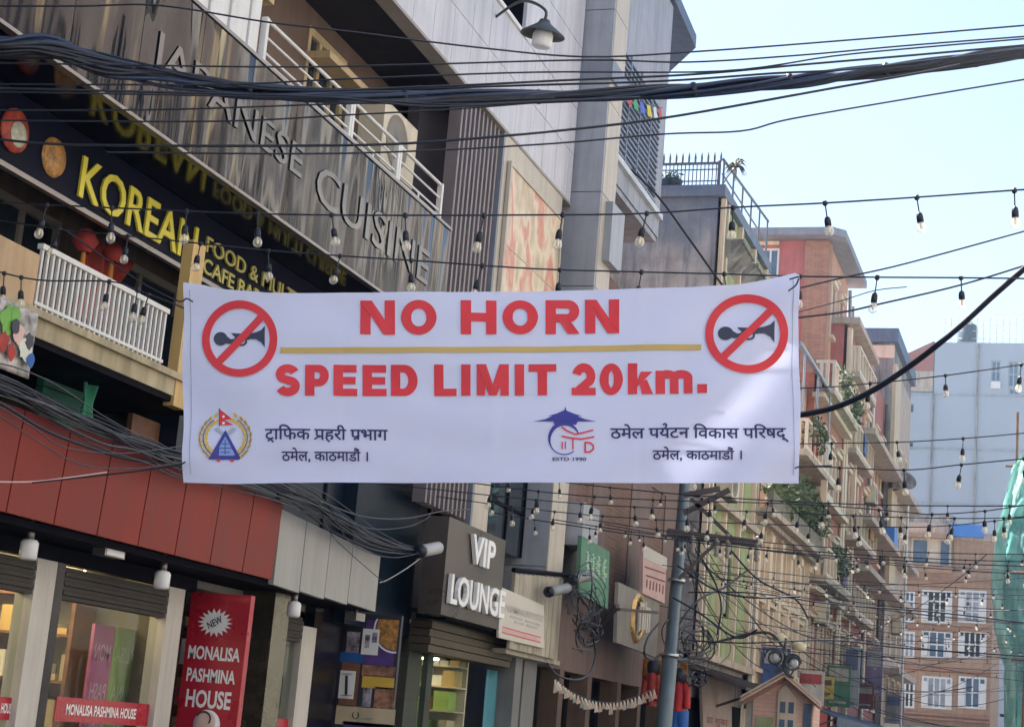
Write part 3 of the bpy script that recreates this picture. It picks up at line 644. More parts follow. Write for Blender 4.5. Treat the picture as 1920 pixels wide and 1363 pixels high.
# ground floor towards the VIP sign
mb = MB(); mb.box(-8.6, -8.5, 16.9, 24.4, 0, 3.0); mb.build('back_wall', m_dark, bld)
mb = MB(); mb.box(-7.5, -7.36, sy(748), sy(774), .14, 2.75); mb.box(-7.4, -7.33, sy(782), sy(792), .14, 2.6); each(mb, 'brown_post', mat('brown_stone', (.11, .09, .075), .6, var=.25, streak=.3), bld)
z0, z1 = 2.55, 2.78
mb = MB()
for k in range(5): mb.pbox(F7, 18.7, 21.8, 2.45+.09*k, 2.53+.09*k, -.3, -.05+.02*(k % 2))
mb.build('shutter_box', mat('rusty_shutter', (.10, .082, .055), .55, metal=.3, var=.35, scale=5), bld)
B('sign_beam', m_dark, bld, 'box', -7.2, -6.83, 18.6, 21.2, 2.82, 2.9)
mb = MB(); mb.pbox(XP(-7.3), 18.3, 20.9, .3, 2.45, -.01, 0); mb.build('pane', g_shop, bld)
mb = MB(); mg = MB(); g = np.random.default_rng(5)
for z in (.9, 1.2, 1.5, 1.8, 2.1, 2.36):
    mb.box(-8.45, -7.34, 20.6, 20.95, z, z+.02); x = -8.43
    while x < -7.45: w = .07+.16*g.random(); mg.mi = int(g.integers(0, 6)); mg.box(x, min(x+w-.012, -7.36), 20.63+.05*g.random(), 20.93, z+.021, z+.06+.2*g.random()*(1 if z < 2.3 else .3)); x += w
mb.box(-8.47, -7.34, 20.955, 21.0, .1, 2.45); mb.build('display_rack', m_trim, bld); each(mg, 'display_goods', [m_cream, m_print, m_yellow, m_lime, m_whitep, m_wood], bld)
mb = MB()
for x in (-8.3, -8.0, -7.7): mb.box(x, x+.2, 20.2, 20.3, 2.42, 2.445)
each(mb, 'ceiling_lamp', m_warm, bld)
cloth('teal_curtain', m_cyan, XP(-7.25), yz(908, 1300, -7.25)[0], yz(952, 1300, -7.25)[0], .3, 2.4, .03, 'teal blue curtain beside the bright shop window under the VIP sign', 'curtain', 3)
mb = MB(); mb.box(-7.4, -7.0, 21.9, 22.2, .14, 2.6); mb.box(-7.5, -7.1, 22.6, 23.2, .14, 2.6); each(mb, 'shop_post', mat('grey_post', (.20, .20, .20), .6, streak=.3), bld)

# ------------------------------------------------------------------ signs and lamps of the near building
SP = YP(13.87)
t = thing('vertical_shop_sign', (-7.25, 13.87, .8), 'tall red MONALISA PASHMINA HOUSE board with a white NEW starburst', 'sign')
B('board', m_sign, t, 'box', -7.55, -6.955, 13.87, 13.95, .7, 2.61)
def st(s, x0, x1, y0, y1, **k):
    a, b = ony(x0, y1, 13.87), ony(x1, y1, 13.87); c = ony(x0, y0, 13.87)
    B('lettering', m_print, t, 'text', SP, s, a[0], b[0], a[2], c[2], .004, None, .03, **k)
st('MONALISA', 352, 450, 1208, 1234); st('PASHMINA', 349, 441, 1250, 1276); st('HOUSE', 347, 432, 1290, 1324)
c = ony(404, 1167, 13.87); mb = MB(); P_ = []
for k in range(36): r = .175 if k % 2 == 0 else .115; P_.append((c[0]+r*math.cos(k*math.pi/18), c[2]+.72*r*math.sin(k*math.pi/18)))
mb.prism(SP, P_, .003, .008); o = mb.build('starburst', m_print, t)
B('lettering', m_ink, o, 'text', PL(SP.o, (math.cos(.5), 0, math.sin(.5)), (0, -1, 0), (-math.sin(.5), 0, math.cos(.5))), 'NEW', c[0]*math.cos(.5)+c[2]*math.sin(.5)-.075, c[0]*math.cos(.5)+c[2]*math.sin(.5)+.075, -c[0]*math.sin(.5)+c[2]*math.cos(.5)-.03, -c[0]*math.sin(.5)+c[2]*math.cos(.5)+.035, .012, None, .02)
c = ony(388, 1358, 13.87); mb = MB(); mb.lathe(SP.p(c[0], c[2], .004), [(.001, .01), (.13, .01), (.13, 0)], 22, (0, -1, 0)); o = mb.build('round_print', m_print, t)
mb = MB(); mb.lathe(SP.p(c[0]-.01, c[2]+.02, .012), [(.001, .01), (.09, .008), (.1, 0)], 20, (0, -1, 0)); o = mb.build('round_print', mat('pale_pink_face', (.72, .50, .44), .5), t); mb = MB(); mb.tube([SP.p(c[0]-.03+.07*math.sin(a), c[2]+.05+.06*math.cos(a), .025) for a in np.linspace(-1.2, 2.2, 12)], .008, 5); mb.build('curved_line', m_ink, o)
# poster board
PP = YP(17.4); t = thing('poster_board', (-7.25, 17.4, 1.2), 'tall board of food and room photographs beside the brown stone post', 'poster')
B('board', m_ink, t, 'box', -7.66, -6.9, 17.4, 17.46, .9, 2.75)
def pp(m, x0, y0, x1, y1, nm='picture', d=.006):
    a, b = ony(x0, y1, 17.4), ony(x1, y0, 17.4); return B(nm, m, t, 'pbox', PP, a[0], b[0], a[2], b[2], 0, d)
pp(m_purple, 680, 1165, 745, 1245); 
def clipdisc(m, px, py, r0, r1, d, nm):
    c = ony(px, py, 17.4); P_ = []
    lim = lambda q: (min(max(q[0], -7.4), -6.92), min(max(q[1], 2.2), 2.70))
    mb = MB(); n = 40
    for k in range(n):
        a0, a1 = 2*math.pi*k/n, 2*math.pi*(k+1)/n; q = [(c[0]+r*math.cos(a), c[2]+r*math.sin(a)) for a, r in ((a0, r0), (a0, r1), (a1, r1), (a1, r0))]
        mb.quad(*[PP.p(*lim(x), d) for x in q])
    return mb.build(nm, m, t)
clipdisc(m_food1, 742, 1180, 0, .22, .010, 'dish_print'); clipdisc(m_print, 742, 1180, .235, .255, .010, 'dish_rim')
pp(m_photo2, 648, 1185, 676, 1222); pp(m_bluej, 637, 1224, 682, 1240); o = pp(m_print, 677, 1180, 713, 1226, 'picture', .012); pp(m_photo2, 684, 1190, 695, 1214, 'picture', .016); pp(m_photo2, 698, 1186, 709, 1204, 'picture', .016)
pp(m_wood, 634, 1242, 676, 1322); pp(m_print, 634, 1258, 668, 1308, 'picture', .012); pp(m_photo, 678, 1250, 742, 1266); pp(m_bgold, 678, 1269, 740, 1288); pp(m_photo2, 678, 1290, 698, 1326); pp(m_photo, 700, 1290, 742, 1326); pp(m_cream, 628, 1330, 742, 1356); pp(m_purple, 640, 1359, 742, 1390)
def pstr(m, pts, w, z=.016):
    mb = MB()
    for (x0, y0), (x1, y1) in zip(pts, pts[1:]): a, b = ony(x0, y0, 17.4), ony(x1, y1, 17.4); mb.bar(PP.p(a[0], a[2], z), PP.p(b[0], b[2], z), w, .004)
    mb.build('print', m, t)
pstr(m_ink, [(642, 1263), (662, 1263)], .02); pstr(m_ink, [(651, 1266), (650, 1302)], .03); pstr(m_ink, [(641, 1303), (661, 1303)], .02)
pstr(m_ink, [(668+6*math.cos(a), 1340+7*math.sin(a)) for a in np.linspace(-.9, 4.2, 9)], .01); pstr(m_ink, [(680, 1347), (700, 1347)], .008)
# VIP LOUNGE sign
VP = XP(-6.72); t = thing('lounge_sign', (-6.8, 19.7, 2.9), 'bronze grey sign box with big white VIP LOUNGE letters', 'sign')
ya, yb = yz(843, 968, -6.72)[0], yz(949, 1010, -6.72)[0]; zt, zb = yz(843, 968, -6.72)[1], yz(823, 1150, -6.72)[1]
B('box', m_vip, t, 'box', -7.0, -6.72, ya, yb, zb, zt)
for s, x0, x1, xm, y0, y1 in (('VIP', 877, 921, 900, 1008, 1063), ('LOUNGE', 836, 940, 888, 1090, 1146)):
    zt_, zb_ = yz(xm, y0, -6.72)[1], yz(xm, y1, -6.72)[1]
    B('lettering', m_print, t, 'text', VP, s, yz(x0, (y0+y1)/2, -6.72)[0], yz(x1, (y0+y1)/2, -6.72)[0], zb_, zt_, .012, .06, .02)
# beige board canopy and its notice
t = thing('board_canopy', (-6.9, 22.4, 2.65), 'beige vertical board canopy right of the lounge sign', 'canopy')
mb = MB(); C8 = XP(-6.8); y = 20.95
while y < 23.55:
    k = (y-20.95)/2.6; x = -6.8-.35*max(0, k-.75)**1.0*2
    mb.box(x-.04, x, y, y+.19, 2.66, 3.62+.22*k); y += .2
mb.box(-7.4, -6.86, 21.0, 23.5, 2.60, 2.66); mb.build('boards', mat('weathered_board', (.42, .38, .30), .7, var=.2, streak=.5), t)
B('pipe', m_dark, t, 'tube', [(-6.83, 20.95+.26*k, 3.66+.022*k) for k in range(11)], .035)
t = thing('notice_board', (-6.77, 21.4, 2.8), 'cream notice with faint PASHMINA lettering on the beige board canopy', 'sign')
NP = XP(-6.76); a = [yz(*q, -6.76) for q in ((935, 1195), (1020, 1215), (1020, 1135), (935, 1098))]
B('board', m_signw, t, 'prism', NP, a, -.03, 0)
yl, yr, z0, z1 = a[0][0], a[1][0], a[0][1], a[2][1]
m_faint = mat('faint_print', (.46, .43, .41), .6)
B('lettering', m_faint, t, 'text', NP, 'PASHMINA INDUSTRY', yl+.14, yr-.12, z0+.60*(z1-z0), z0+.76*(z1-z0), .004, None, .01)
mb = MB()
for v, u0, u1 in ((.50, .2, .46), (.50, .52, .86), (.41, .3, .5), (.41, .56, .8)): mb.pbox(NP, yl+u0*(yr-yl), yl+u1*(yr-yl), z0+v*(z1-z0), z0+(v+.05)*(z1-z0), 0, .004)
mb.build('print', m_faint, t)
mb = MB()
for q in ((.24, .26), (.12, .14)): mb.pbox(NP, yl+.12, yr-.2, z0+q[0]*(z1-z0), z0+q[1]*(z1-z0), 0, .005)
mb.build('stripe', m_bred, t); B('pale_stripe', mat('pale_pink_stripe', (.60, .42, .40), .6), t, 'pbox', NP, yl+.12, yr-.2, z0+.145*(z1-z0), z0+.235*(z1-z0), 0, .004)
def board(nm, lab, q, X, m, thick=.06, cat='sign'):
    t = thing(nm, onx(*q[0], X), lab, cat); P = XP(X); B('board', m, t, 'prism', P, [yz(*p, X) for p in q], -thick, 0); return t, P
def pv(t, P, X, s, m, x0, x1, y0, y1, off=.01, d=.006):
    xm = (x0+x1)/2; ym = (y0+y1)/2; B('lettering', m, t, 'text', P, s, yz(x0, ym, X)[0], yz(x1, ym, X)[0], yz(xm, y1, X)[1], yz(xm, y0, X)[1], d, None, off)
t, P = board('green_shop_sign', 'green hanging shop sign with pale lettering above the coiled cables', [(1086, 1112), (1140, 1142), (1143, 1034), (1091, 1004)], -6.8, m_signg)
mb = MB(); g = np.random.default_rng(44)
for i in range(4):
    for j in range(3):
        c = yz(1101+10.5*i, 1042+4.6*i+13*j, -6.8)
        for k in range(4): y0 = c[0]+.05*g.normal(); z0 = c[1]+.035*(k-1.5); mb.pbox(P, y0-.075, y0+.03+.05*g.random(), z0-.008, z0+.010, .002+.001*k, .006+.001*k)
        mb.pbox(P, c[0]-.012, c[0]+.012, c[1]-.075, c[1]+.07, .007, .011)
mb.build('print', mat('pale_green_print', (.45, .62, .48), .6), t)
t, P = board('pink_shop_sign', 'pale pink and white board beside the street pole', [(1205, 1112), (1246, 1131), (1250, 1045), (1206, 1020)], -6.75, m_signp)
B('white_field', m_signw, t, 'prism', P, [yz(*p, -6.75) for p in ((1206, 1045), (1250, 1068), (1250, 1046), (1206, 1021))], 0, .005)
mb = MB(); g = np.random.default_rng(45)
for x0, y0 in ((1209, 1062), (1211, 1078)):
    a_, b_ = yz(x0, y0, -6.75), yz(1246, y0+(1246-x0)*.34, -6.75); mb.prism(P, [(a_[0], a_[1]-.012), (b_[0], b_[1]-.012), (b_[0], b_[1]+.012), (a_[0], a_[1]+.012)], .002, .007)
for k in range(6): c = yz(1213+6*k, 1086+2.2*k+3*g.random(), -6.75); mb.pbox(P, c[0]-.03, c[0]+.03, c[1]-.09-.05*g.random(), c[1]+.02, .002, .008)
mb.build('print', mat('brownish_print', (.25, .08, .08), .6), t)
t, P = board('emblem_sign', 'grey sign board with a round golden emblem', [(1156, 1204), (1230, 1232), (1237, 1130), (1205, 1112), (1160, 1091)], -6.8, mat('grey_sign_board', (.30, .27, .24), .5, streak=.3))
c = yz(1194, 1158, -6.8); mb = MB(); mb.lathe(P.p(c[0], c[1], .004), [(.30, .0), (.30, .05), (.38, .05), (.42, 0)], 26, (1, 0, 0)); mb.build('ring', m_gold, t)
mb = MB()
for u, v0, v1 in ((-.05, -.22, .24), (.14, -.18, .18), (.30, -.16, .30), (.46, -.2, .16), (.62, -.18, .2)): mb.pbox(P, c[0]+u, c[0]+u+.10, c[1]+v0, c[1]+v1, .03, .06)
mb.pbox(P, c[0]-.05, c[0]+.24, c[1]+.19, c[1]+.26, .031, .061); mb.pbox(P, c[0]+.3, c[0]+.72, c[1]+.16, c[1]+.22, .031, .061); mb.build('emblem_relief', m_signw, t)
# lamps below the fascia
def pend(px, py, X, lab):
    p = onx(px, py, X); t = thing('hanging_lamp', p, lab, 'lamp', 'white bulbs hanging under the shop canopy')
    mb = MB(); mb.lathe(p, [(.001, -.075), (.05, -.075), (.066, -.06), (.066, .05), (.05, .072), (.02, .078)], 16); mb.build('bulb', m_lamp, t)
    mb = MB(); mb.lathe(p, [(.02, .075), (.028, .08), (.028, .15), (.012, .16), (.012, .24), (.05, .25), (.05, .262)], 10); mb.build('lamp_holder', m_brasst, t)
pend(54, 1030, -7.2, 'white bulb hanging at the far left end of the red canopy')
pend(304, 1087, -7.15, 'white bulb hanging over the wide shop window of the red canopy')
pend(551, 1142, -7.1, 'white bulb hanging below the grey fascia')
p = onx(206, 1032, -7.15); t = thing('flood_light', p, 'small pale floodlight fixed under the red fascia', 'lamp')
B('housing', m_brasst, t, 'box', p[0]-.06, p[0]+.05, p[1]-.15, p[1]+.15, p[2]-.05, p[2]+.05); B('lens', m_lamp, t, 'box', p[0]+.05, p[0]+.056, p[1]-.13, p[1]+.13, p[2]-.04, p[2]+.04); B('bracket', m_black, t, 'box', p[0]-.03, p[0]+.0, p[1]-.02, p[1]+.02, p[2]+.05, p[2]+.13)
p = onx(668, 1156, -7.1); t = thing('flood_light', p, 'small pale floodlight fixed under the grey fascia', 'lamp')
B('housing', m_brasst, t, 'box', p[0]-.06, p[0]+.05, p[1]-.12, p[1]+.12, p[2]-.04, p[2]+.04); B('bracket', m_black, t, 'box', p[0]-.03, p[0], p[1]-.02, p[1]+.02, p[2]+.04, p[2]+.14)
# gooseneck street lamp on the clad storey
p = onx(1018, 62, -6.2); t = thing('gooseneck_lamp', p, 'big dish shaded street lamp on an arm from the grey clad storey', 'lamp')
ax = (.12, -.1, 1)
mb = MB(); mb.lathe(p, [(.06, .16), (.08, .12), (.1, .1), (.27, -.02), (.275, -.035), (.24, -.01), (.09, .07), (.01, .08)], 26, ax); mb.build('shade', m_shade, t)
mb = MB(); mb.lathe(p-A(0, 0, .09), [(.001, -.1), (.1, -.1), (.125, -.08), (.125, .06), (.1, .11), (.04, .13)], 18, ax); mb.build('bulb', m_lamp, t)
B('arm', m_shade, t, 'tube', crom([(-7.05, p[1]+.5, p[2]+.45), (-6.6, p[1]+.25, p[2]+.55), (p[0], p[1], p[2]+.3), (p[0], p[1], p[2]+.1)]), .02)
# air conditioners on the balcony
def aircon(p, w, h, d, lab):
    t = thing('air_conditioner', p, lab, 'air conditioner'); x, y, z = p
    B('case', mat('aircon_case', (.62, .55, .42), .5, var=.08, streak=.3), t, 'box', x-d/2, x+d/2, y, y+w, z, z+h)
    mb = MB(); mb.lathe((x+d/2, y+w*.42, z+h*.5), [(.001, .012), (.05, .012), (.05, .006), (h*.4, .006), (h*.42, .014), (h*.44, 0)], 22, (1, 0, 0)); mb.build('fan_grille', mat('aircon_grille', (.20, .18, .15), .6), t)
p = onx(708, 262, -7.35); aircon((-7.45, p[1], 7.62), 1.0, .72, .3, 'beige air conditioner standing on the balcony behind the tube railing')

# ------------------------------------------------------------------ buildings further along the left side
bb = thing('brown_brick_building', (-7.3, 28, 0), 'brown brick house with a jutting blue grey barred bay and broad flat eave', 'building')
mb = MB(); mb.box(-14, -8.0, 24.42, 28.1, 0, 14.65); mb.box(-14, -7.3, 24.42, 33.1, 2.6, 7.9); mb.prism(XP(-7.3), [(24.42, 7.9), (27.6, 7.9), (27.6, 9.0), (24.42, 9.2)], -1, 0); mb.build('wall', m_brickb, bb)
mb = MB(); mb.wall(XP(-7.0), 24.42, 28.0, 10.3, 14.66, [(24.7, 27.6, 10.75, 12.55)], .35); mb.box(-8.0, -7.0, 28.0, 28.06, 10.3, 14.66); mb.box(-8.0, -7.02, 24.42, 28.0, 10.2, 10.3); mb.build('upper_bay', mat('pale_bay_paint', (.34, .36, .42), .6, var=.15, streak=.5), bb)
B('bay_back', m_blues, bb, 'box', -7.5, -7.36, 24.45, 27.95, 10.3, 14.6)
mb = MB()
for k in range(17): z = 10.8+k*.105; mb.box(-7.0, -6.97, 24.7, 27.6, z, z+.03)
for y in (25.4, 26.15, 26.9): mb.box(-7.02, -6.96, y-.02, y+.02, 10.7, 12.6)
mb.build('window_bars', mat('bar_paint', (.22, .27, .36), .5), bb)
B('sill_strip', mat('pale_strip', (.55, .58, .62), .5), bb, 'box', -7.05, -6.93, 24.42, 28.05, 10.62, 10.72)
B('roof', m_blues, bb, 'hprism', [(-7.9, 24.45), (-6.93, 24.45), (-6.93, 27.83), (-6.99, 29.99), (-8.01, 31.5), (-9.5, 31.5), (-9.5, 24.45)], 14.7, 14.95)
mb = MB(); mb.prism(YP(24.3), [(-7.25, 8.0), (-6.9, 8.0), (-6.9, 9.3), (-7.25, 9.3)], 0, .05); mb.build('cladding', m_clad, bb)
mb = MB(); mb.wall(XP(-7.28), 24.42, 33.1, 2.6, 6.9, [(25.1, 26.1, 4.6, 6.2), (27.0, 28.6, 3.9, 6.3), (30.0, 31.2, 4.4, 6.2)], .25); mb.build('street_wall', mat('purple_brown_plaster', (.17, .115, .10), .7, var=.2, streak=.4), bb)
for w in ((25.1, 26.1, 4.6, 6.2), (27.0, 28.6, 3.9, 6.3), (30.0, 31.2, 4.4, 6.2)): window(bb, XP(-7.28), *w, m_dark, m_pane, .07, -.12, 2, 2)
B('ground_floor', m_dark, bb, 'box', -9, -7.6, 24.42, 33.1, 0, 2.58)
mb = MB()
for y in (24.7, 26.3, 28.2, 29.7, 31.6): mb.box(-7.5, -7.2, y, y+.25, .14, 2.6)
each(mb, 'shop_post', m_brown, bb)
t = thing('air_conditioner', onx(1106, 985, -6.95), 'grey air conditioner hung above the green shop sign', 'air conditioner'); p = onx(1106, 985, -6.95)
B('case', mat('grey_case', (.34, .35, .38), .5), t, 'box', p[0]-.3, p[0], p[1]-.4, p[1]+.5, p[2]-.35, p[2]+.3)

bb = thing('green_building', (-7, 36, 0), 'old concrete house with olive green street front and spiked roof fence', 'building')
GB0, GB1, GZ = 33.2, 39.0, 12.95
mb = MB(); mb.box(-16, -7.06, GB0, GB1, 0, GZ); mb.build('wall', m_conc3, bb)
wh = []
for z in (4.4, 7.2, 10.0):
    for y in (35.75,): wh.append((y, y+.85, z, z+1.5))
mb = MB(); mb.wall(XP(-7.0), GB0+.03, GB1, 3.4, GZ-.2, wh, .2); mb.build('street_wall', m_olive, bb)
for w in wh: window(bb, XP(-7.0), *w, m_trim, m_pane, .09, -.1, 2, 2)
mb = MB()
for y in (33.24, 33.62, 35.2, 36.85, 38.5, 38.8): mb.box(-7.0, -6.9, y, y+.13, 3.4, GZ-.2)
each(mb, 'pilaster', m_trim, bb)
mb = MB()
for y in (33.44, 35.42, 37.07): mb.box(-7.0, -6.93, y, y+.18, 3.4, GZ-.2)
each(mb, 'green_strip', mat('dark_olive_paint', (.17, .22, .08), .7, streak=.4), bb)
for z in (3.35, 6.5, 9.4): B('ledge', m_conc2, bb, 'box', -7.2, -6.8, GB0, GB1+.02, z, z+.14)
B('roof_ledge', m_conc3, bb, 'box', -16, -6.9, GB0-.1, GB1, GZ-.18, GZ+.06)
mb = MB()
for y0 in (33.6, 35.4, 37.2): mb.box(-7.0, -6.55, y0, y0+1.4, 11.9, 11.98); mb.prism(YP(y0+1.4), [(-7.0, 11.5), (-6.6, 11.9), (-7.0, 11.9)], 0, 1.4)
each(mb, 'window_hood', m_conc, bb)
B('shop_recess', m_dark, bb, 'box', -7.3, -7.05, GB0+.1, GB1-.1, .1, 2.6)
# roof fence and pipe rail
fn = thing('roof_fence', (-7.7, 33.25, GZ), 'spiked iron fence on the roof edge of the old concrete house', 'fence')
mb = MB(); x0, x1 = -8.55, -7.06
mb.box(x0, x1, 33.23, 33.27, 13.5, 13.55); mb.box(x0, x1, 33.235, 33.265, 13.38, 13.4); mb.box(x0, x1, 33.235, 33.265, 13.13, 13.15); mb.box(x1-.05, x1, 33.22, 33.28, 12.95, 13.57)
mb.build('rail', mat('fence_iron', (.14, .15, .17), .5), fn)
mb = MB()
for k in range(19): x = x0+(x1-x0)*k/18; mb.rod((x, 33.25, 12.98), (x, 33.25, 13.5), .012, 5)
mb.build('bars', MATS['fence_iron'], fn)
mb = MB()
for k in range(12): x = x0+(x1-x0)*k/11; mb.tube([(x, 33.25, 13.55), (x, 33.25, 13.66), (x, 33.25, 13.78)], [.02, .026, .003], 5)
mb.build('spikes', MATS['fence_iron'], fn)
mb = MB(); mb.rod((-7.02, 33.3, 13.62), (-7.02, 38.9, 14.05), .03)
for k in range(6): y = 33.4+k*1.08; mb.rod((-7.02, y, 13.0), (-7.02, y, 13.63+.08*k), .022)
mb.rod((-7.02, 33.3, 13.3), (-7.02, 38.9, 13.5), .02)
tag(mb.build('pipe_railing', MATS['fence_iron']), 'rising pipe railing along the street edge of the old concrete roof', 'railing')
p = onx(1353, 350, -7.1); t = thing('dry_plant', p, 'withered palm like plant leaning out from the concrete roof corner', 'plant')
top = ony(1380, 315, p[1]); B('stem', m_bark, t, 'tube', crom([p, (p+top)/2+A(.0, 0, .05), top]), .015)
mb = MB(); g = np.random.default_rng(11)
for k in range(26):
    a = g.normal(size=3); a /= np.linalg.norm(a); e = top+a*A(.28, .2, .25); m_ = (top+e)/2+A(0, 0, .08); mb.tube(crom([top, m_, e-A(0, 0, .05)], 3), [.012]*3+[.02]*2+[.006]*2, 4)
mb.build('leaves', m_leafd, t)
p = ony(1258, 352, 33.4); mb = MB(); mb.lathe(p, [(.001, -.2), (.2, -.2), (.24, .12), (.25, .15), (.2, .15)], 14); o = thing('roof_planter', p, 'dark planter with sprigs behind the roof fence', 'plant'); mb.build('pot', m_tank, o)
mb = MB(); mb.leaves(p+A(0, 0, .22), (.25, .2, .15), 80, .1, 3); mb.build('leaves', m_leaf, o)

# cream pilastered house with terrace plants
bb = thing('cream_building', (-7, 43, 0), 'cream plaster house with tall pilasters and a planted roof terrace', 'building')
mb = MB(); mb.box(-16, -7.1, 39.05, 47.4, 0, 7.3); mb.build('wall', m_crm2, bb)
wh = [(y, y+.85, z, z+1.5) for z in (3.6, 5.4) for y in (39.6, 41.2, 42.8, 44.4, 46.0)]
wh = [(a, b, c, min(d, 6.85)) for a, b, c, d in wh]
mb = MB(); mb.wall(XP(-7.0), 39.05, 47.4, 2.7, 7.0, wh, .15); mb.build('street_wall', m_crm2, bb)
for w in wh: window(bb, XP(-7.0), *w, m_trim, m_pane, .08, -.08, 2, 2)
mb = MB()
for y in np.arange(39.1, 47.4, 1.6): mb.box(-7.0, -6.86, y, y+.34, 2.7, 6.9); mb.box(-7.0, -6.9, y+.42, y+.5, 2.7, 6.9); mb.box(-7.0, -6.82, y-.04, y+.38, 6.6, 6.78)
each(mb, 'pilaster', m_trim, bb)
mb = MB(); mb.box(-8.4, -6.5, 38.6, 47.5, 7.0, 7.14); mb.box(-8, -6.7, 38.9, 47.4, 6.86, 6.98); each(mb, 'terrace_slab', m_conc2, bb)
mb = MB(); mb.box(-6.62, -6.5, 38.6, 47.5, 7.14, 7.5); mb.build('terrace_parapet', mat('mossy_concrete', (.22, .20, .16), .85, var=.3, streak=.6), bb)
B('shop_recess', m_dark, bb, 'box', -7.4, -7.12, 39.2, 47.2, .1, 2.5)
for k in range(7):
    y = 39.6+k*1.15; t = thing('terrace_shrub', (-6.7, y, 7.3), ('leafy green shrub on the cream house terrace, number %d of the row from the camera' % (k+1)), 'shrub', 'shrubs on the cream house terrace')
    mb = MB(); mb.leaves((-6.65+.1*math.sin(k*3), y, 7.95+.15*math.sin(k*5)), (.45, .75, .6+.15*math.sin(k*2)), 420, .16, 20+k); mb.build('leaves', m_leaf, t)
    mb = MB()
    for j in range(3): mb.tube([(-6.7, y, 7.2), (-6.7+.1*(j-1), y+.2*(j-1), 7.6), (-6.65+.2*(j-1), y+.3*(j-1), 8.2)], [.02, .015, .006], 5)
    mb.build('stem', m_bark, t)
# gable kiosk, awning strips
trims(bpy.data.objects['cream_building'], -7.0, wh, m_trim)
t = thing('metal_awning', (-6.5, 36, 2.9), 'dark sloping metal awning over the shops below the green house', 'awning')
mb = MB(); q = [(-7.1, 33.0, 3.25), (-5.9, 33.0, 2.85), (-5.9, 41.0, 2.85), (-7.1, 41.0, 3.25)]
mb.add([A(*p) for p in q]+[A(*p)-A(0, 0, .05) for p in q], [(0, 1, 2, 3), (7, 6, 5, 4), (0, 4, 5, 1), (1, 5, 6, 2), (2, 6, 7, 3), (3, 7, 4, 0)])
for k in range(28): y = 33.1+k*.28; mb.bar((-7.1, y, 3.262), (-5.9, y, 2.862), .05, .03)
mb.build('sheet', m_rust, t); B('bracket', m_rust, t, 'bar', (-7.1, 35, 2.4), (-6.0, 35, 2.84), .05)
Yk = 32.0; KP = YP(Yk); a, b, c = ony(1405, 1300, Yk), ony(1475, 1270, Yk), ony(1530, 1330, Yk)
zt = .5*(a[2]+c[2]); t = thing('gable_kiosk', ((a[0]+c[0])/2, Yk, .14), 'small brick pattern kiosk with a pitched tiled gable and notice panel', 'kiosk')
B('wall', mat('kiosk_pink', (.66, .42, .34), .7, var=.15, brick=(.45, .36, .3)), t, 'prism', KP, [(a[0]+.08, .14), (c[0]-.05, .14), (c[0]-.05, zt), (b[0], b[2]-.04), (a[0]+.08, zt)], -.9, 0)
mb = MB()
for e, s in ((a, -1), (c, 1)):
    for k in range(3): d = .06*k; mb.bar((b[0], Yk-.06+.0*k, b[2]+.05-d*.6), (e[0]+.1*s, Yk-.06, zt-.02-d*.6), .12+.3*(k == 0), .035)
mb.build('roof', mat('pale_tile', (.48, .27, .21), .7, var=.25, scale=9), t)
mb = MB()
for e, q in ((a, -1), (c, 1)): mb.bar((b[0], Yk-.26, b[2]+.09), (e[0]+.12*q, Yk-.26, zt+.02), .03, .03); mb.bar((b[0], Yk-.265, b[2]+.02), (e[0]+.12*q, Yk-.265, zt-.05), .03, .03)
mb.build('verge_trim', m_trim, t)
w = c[0]-a[0]
o = B('bay', m_trim, t, 'prism', KP, [(a[0]+.44*w, 1.2), (a[0]+.72*w, 1.2), (a[0]+.72*w, zt+.06), (b[0], b[2]-.12), (a[0]+.44*w, zt+.16)], .002, .06)
for u in (.475, .60):
    for z in (zt-.10, zt-.42, zt-.74): B('window', m_panel, o, 'pbox', KP, a[0]+u*w, a[0]+(u+.08)*w, z-.10, z+.10, .061, .07)
B('plinth_window', m_panel, t, 'pbox', KP, a[0]+.82*w, a[0]+.94*w, 1.6, zt, .002, .02); B('side_wall', mat('kiosk_grey', (.36, .34, .31), .8), t, 'box', a[0]-.05, a[0]+.075, Yk+.02, Yk+.9, .14, zt)
B('notice', m_olive, t, 'pbox', KP, a[0]+.12*w, a[0]+.38*w, 2.0, 2.3, .002, .02)
t, P = board('entrance_panel', 'pale pinkish shop panel with dark red Devanagari lettering', [(1320, 1420), (1372, 1420), (1372, 1268), (1316, 1268)], -6.85, mat('pinkish_panel', (.48, .38, .34), .7, var=.1, streak=.3))
pv(t, P, -6.85, 'डा शुका', mat('dark_red_print', (.25, .03, .04), .6), 1323, 1364, 1346, 1362, .01)

# red brick tower house
bb = thing('red_brick_tower', (-7, 50.7, 0), 'tall red brick house with flat overhanging roof and white framed windows', 'building')
TW = YP(52.4); TX = -7.5
wn = [ony(*q, 52.4) for q in ((1425, 520), (1462, 465))]; hole = (wn[0][0], wn[1][0], wn[0][2], wn[1][2])
xb = ony(1462, 440, 52.4)[0]; xp = ony(1512, 440, 52.4)[0]
mb = MB(); mb.wall(TW, -13, TX, 12.2, 17.72, [hole], .2); mb.build('front_wall', m_redp, bb); window(bb, TW, *hole, m_white, m_panel, .07, -.08, 2, 1)
B('pale_bay', m_trim, bb, 'pbox', TW, -10.4, xb, hole[3]+.1, 17.7, 0, .04); B('pale_jamb', m_trim, bb, 'pbox', TW, hole[0]-.45, hole[0]-.02, 12.3, hole[3]+.1, 0, .04)
mb = MB(); mb.pbox(TW, xp, TX+.04, 12.2, 17.7, .0, .06); mb.box(TX, TX+.05, 52.45, 53.1, 12.2, 17.7); mb.build('brick_pier', m_brickr, bb)
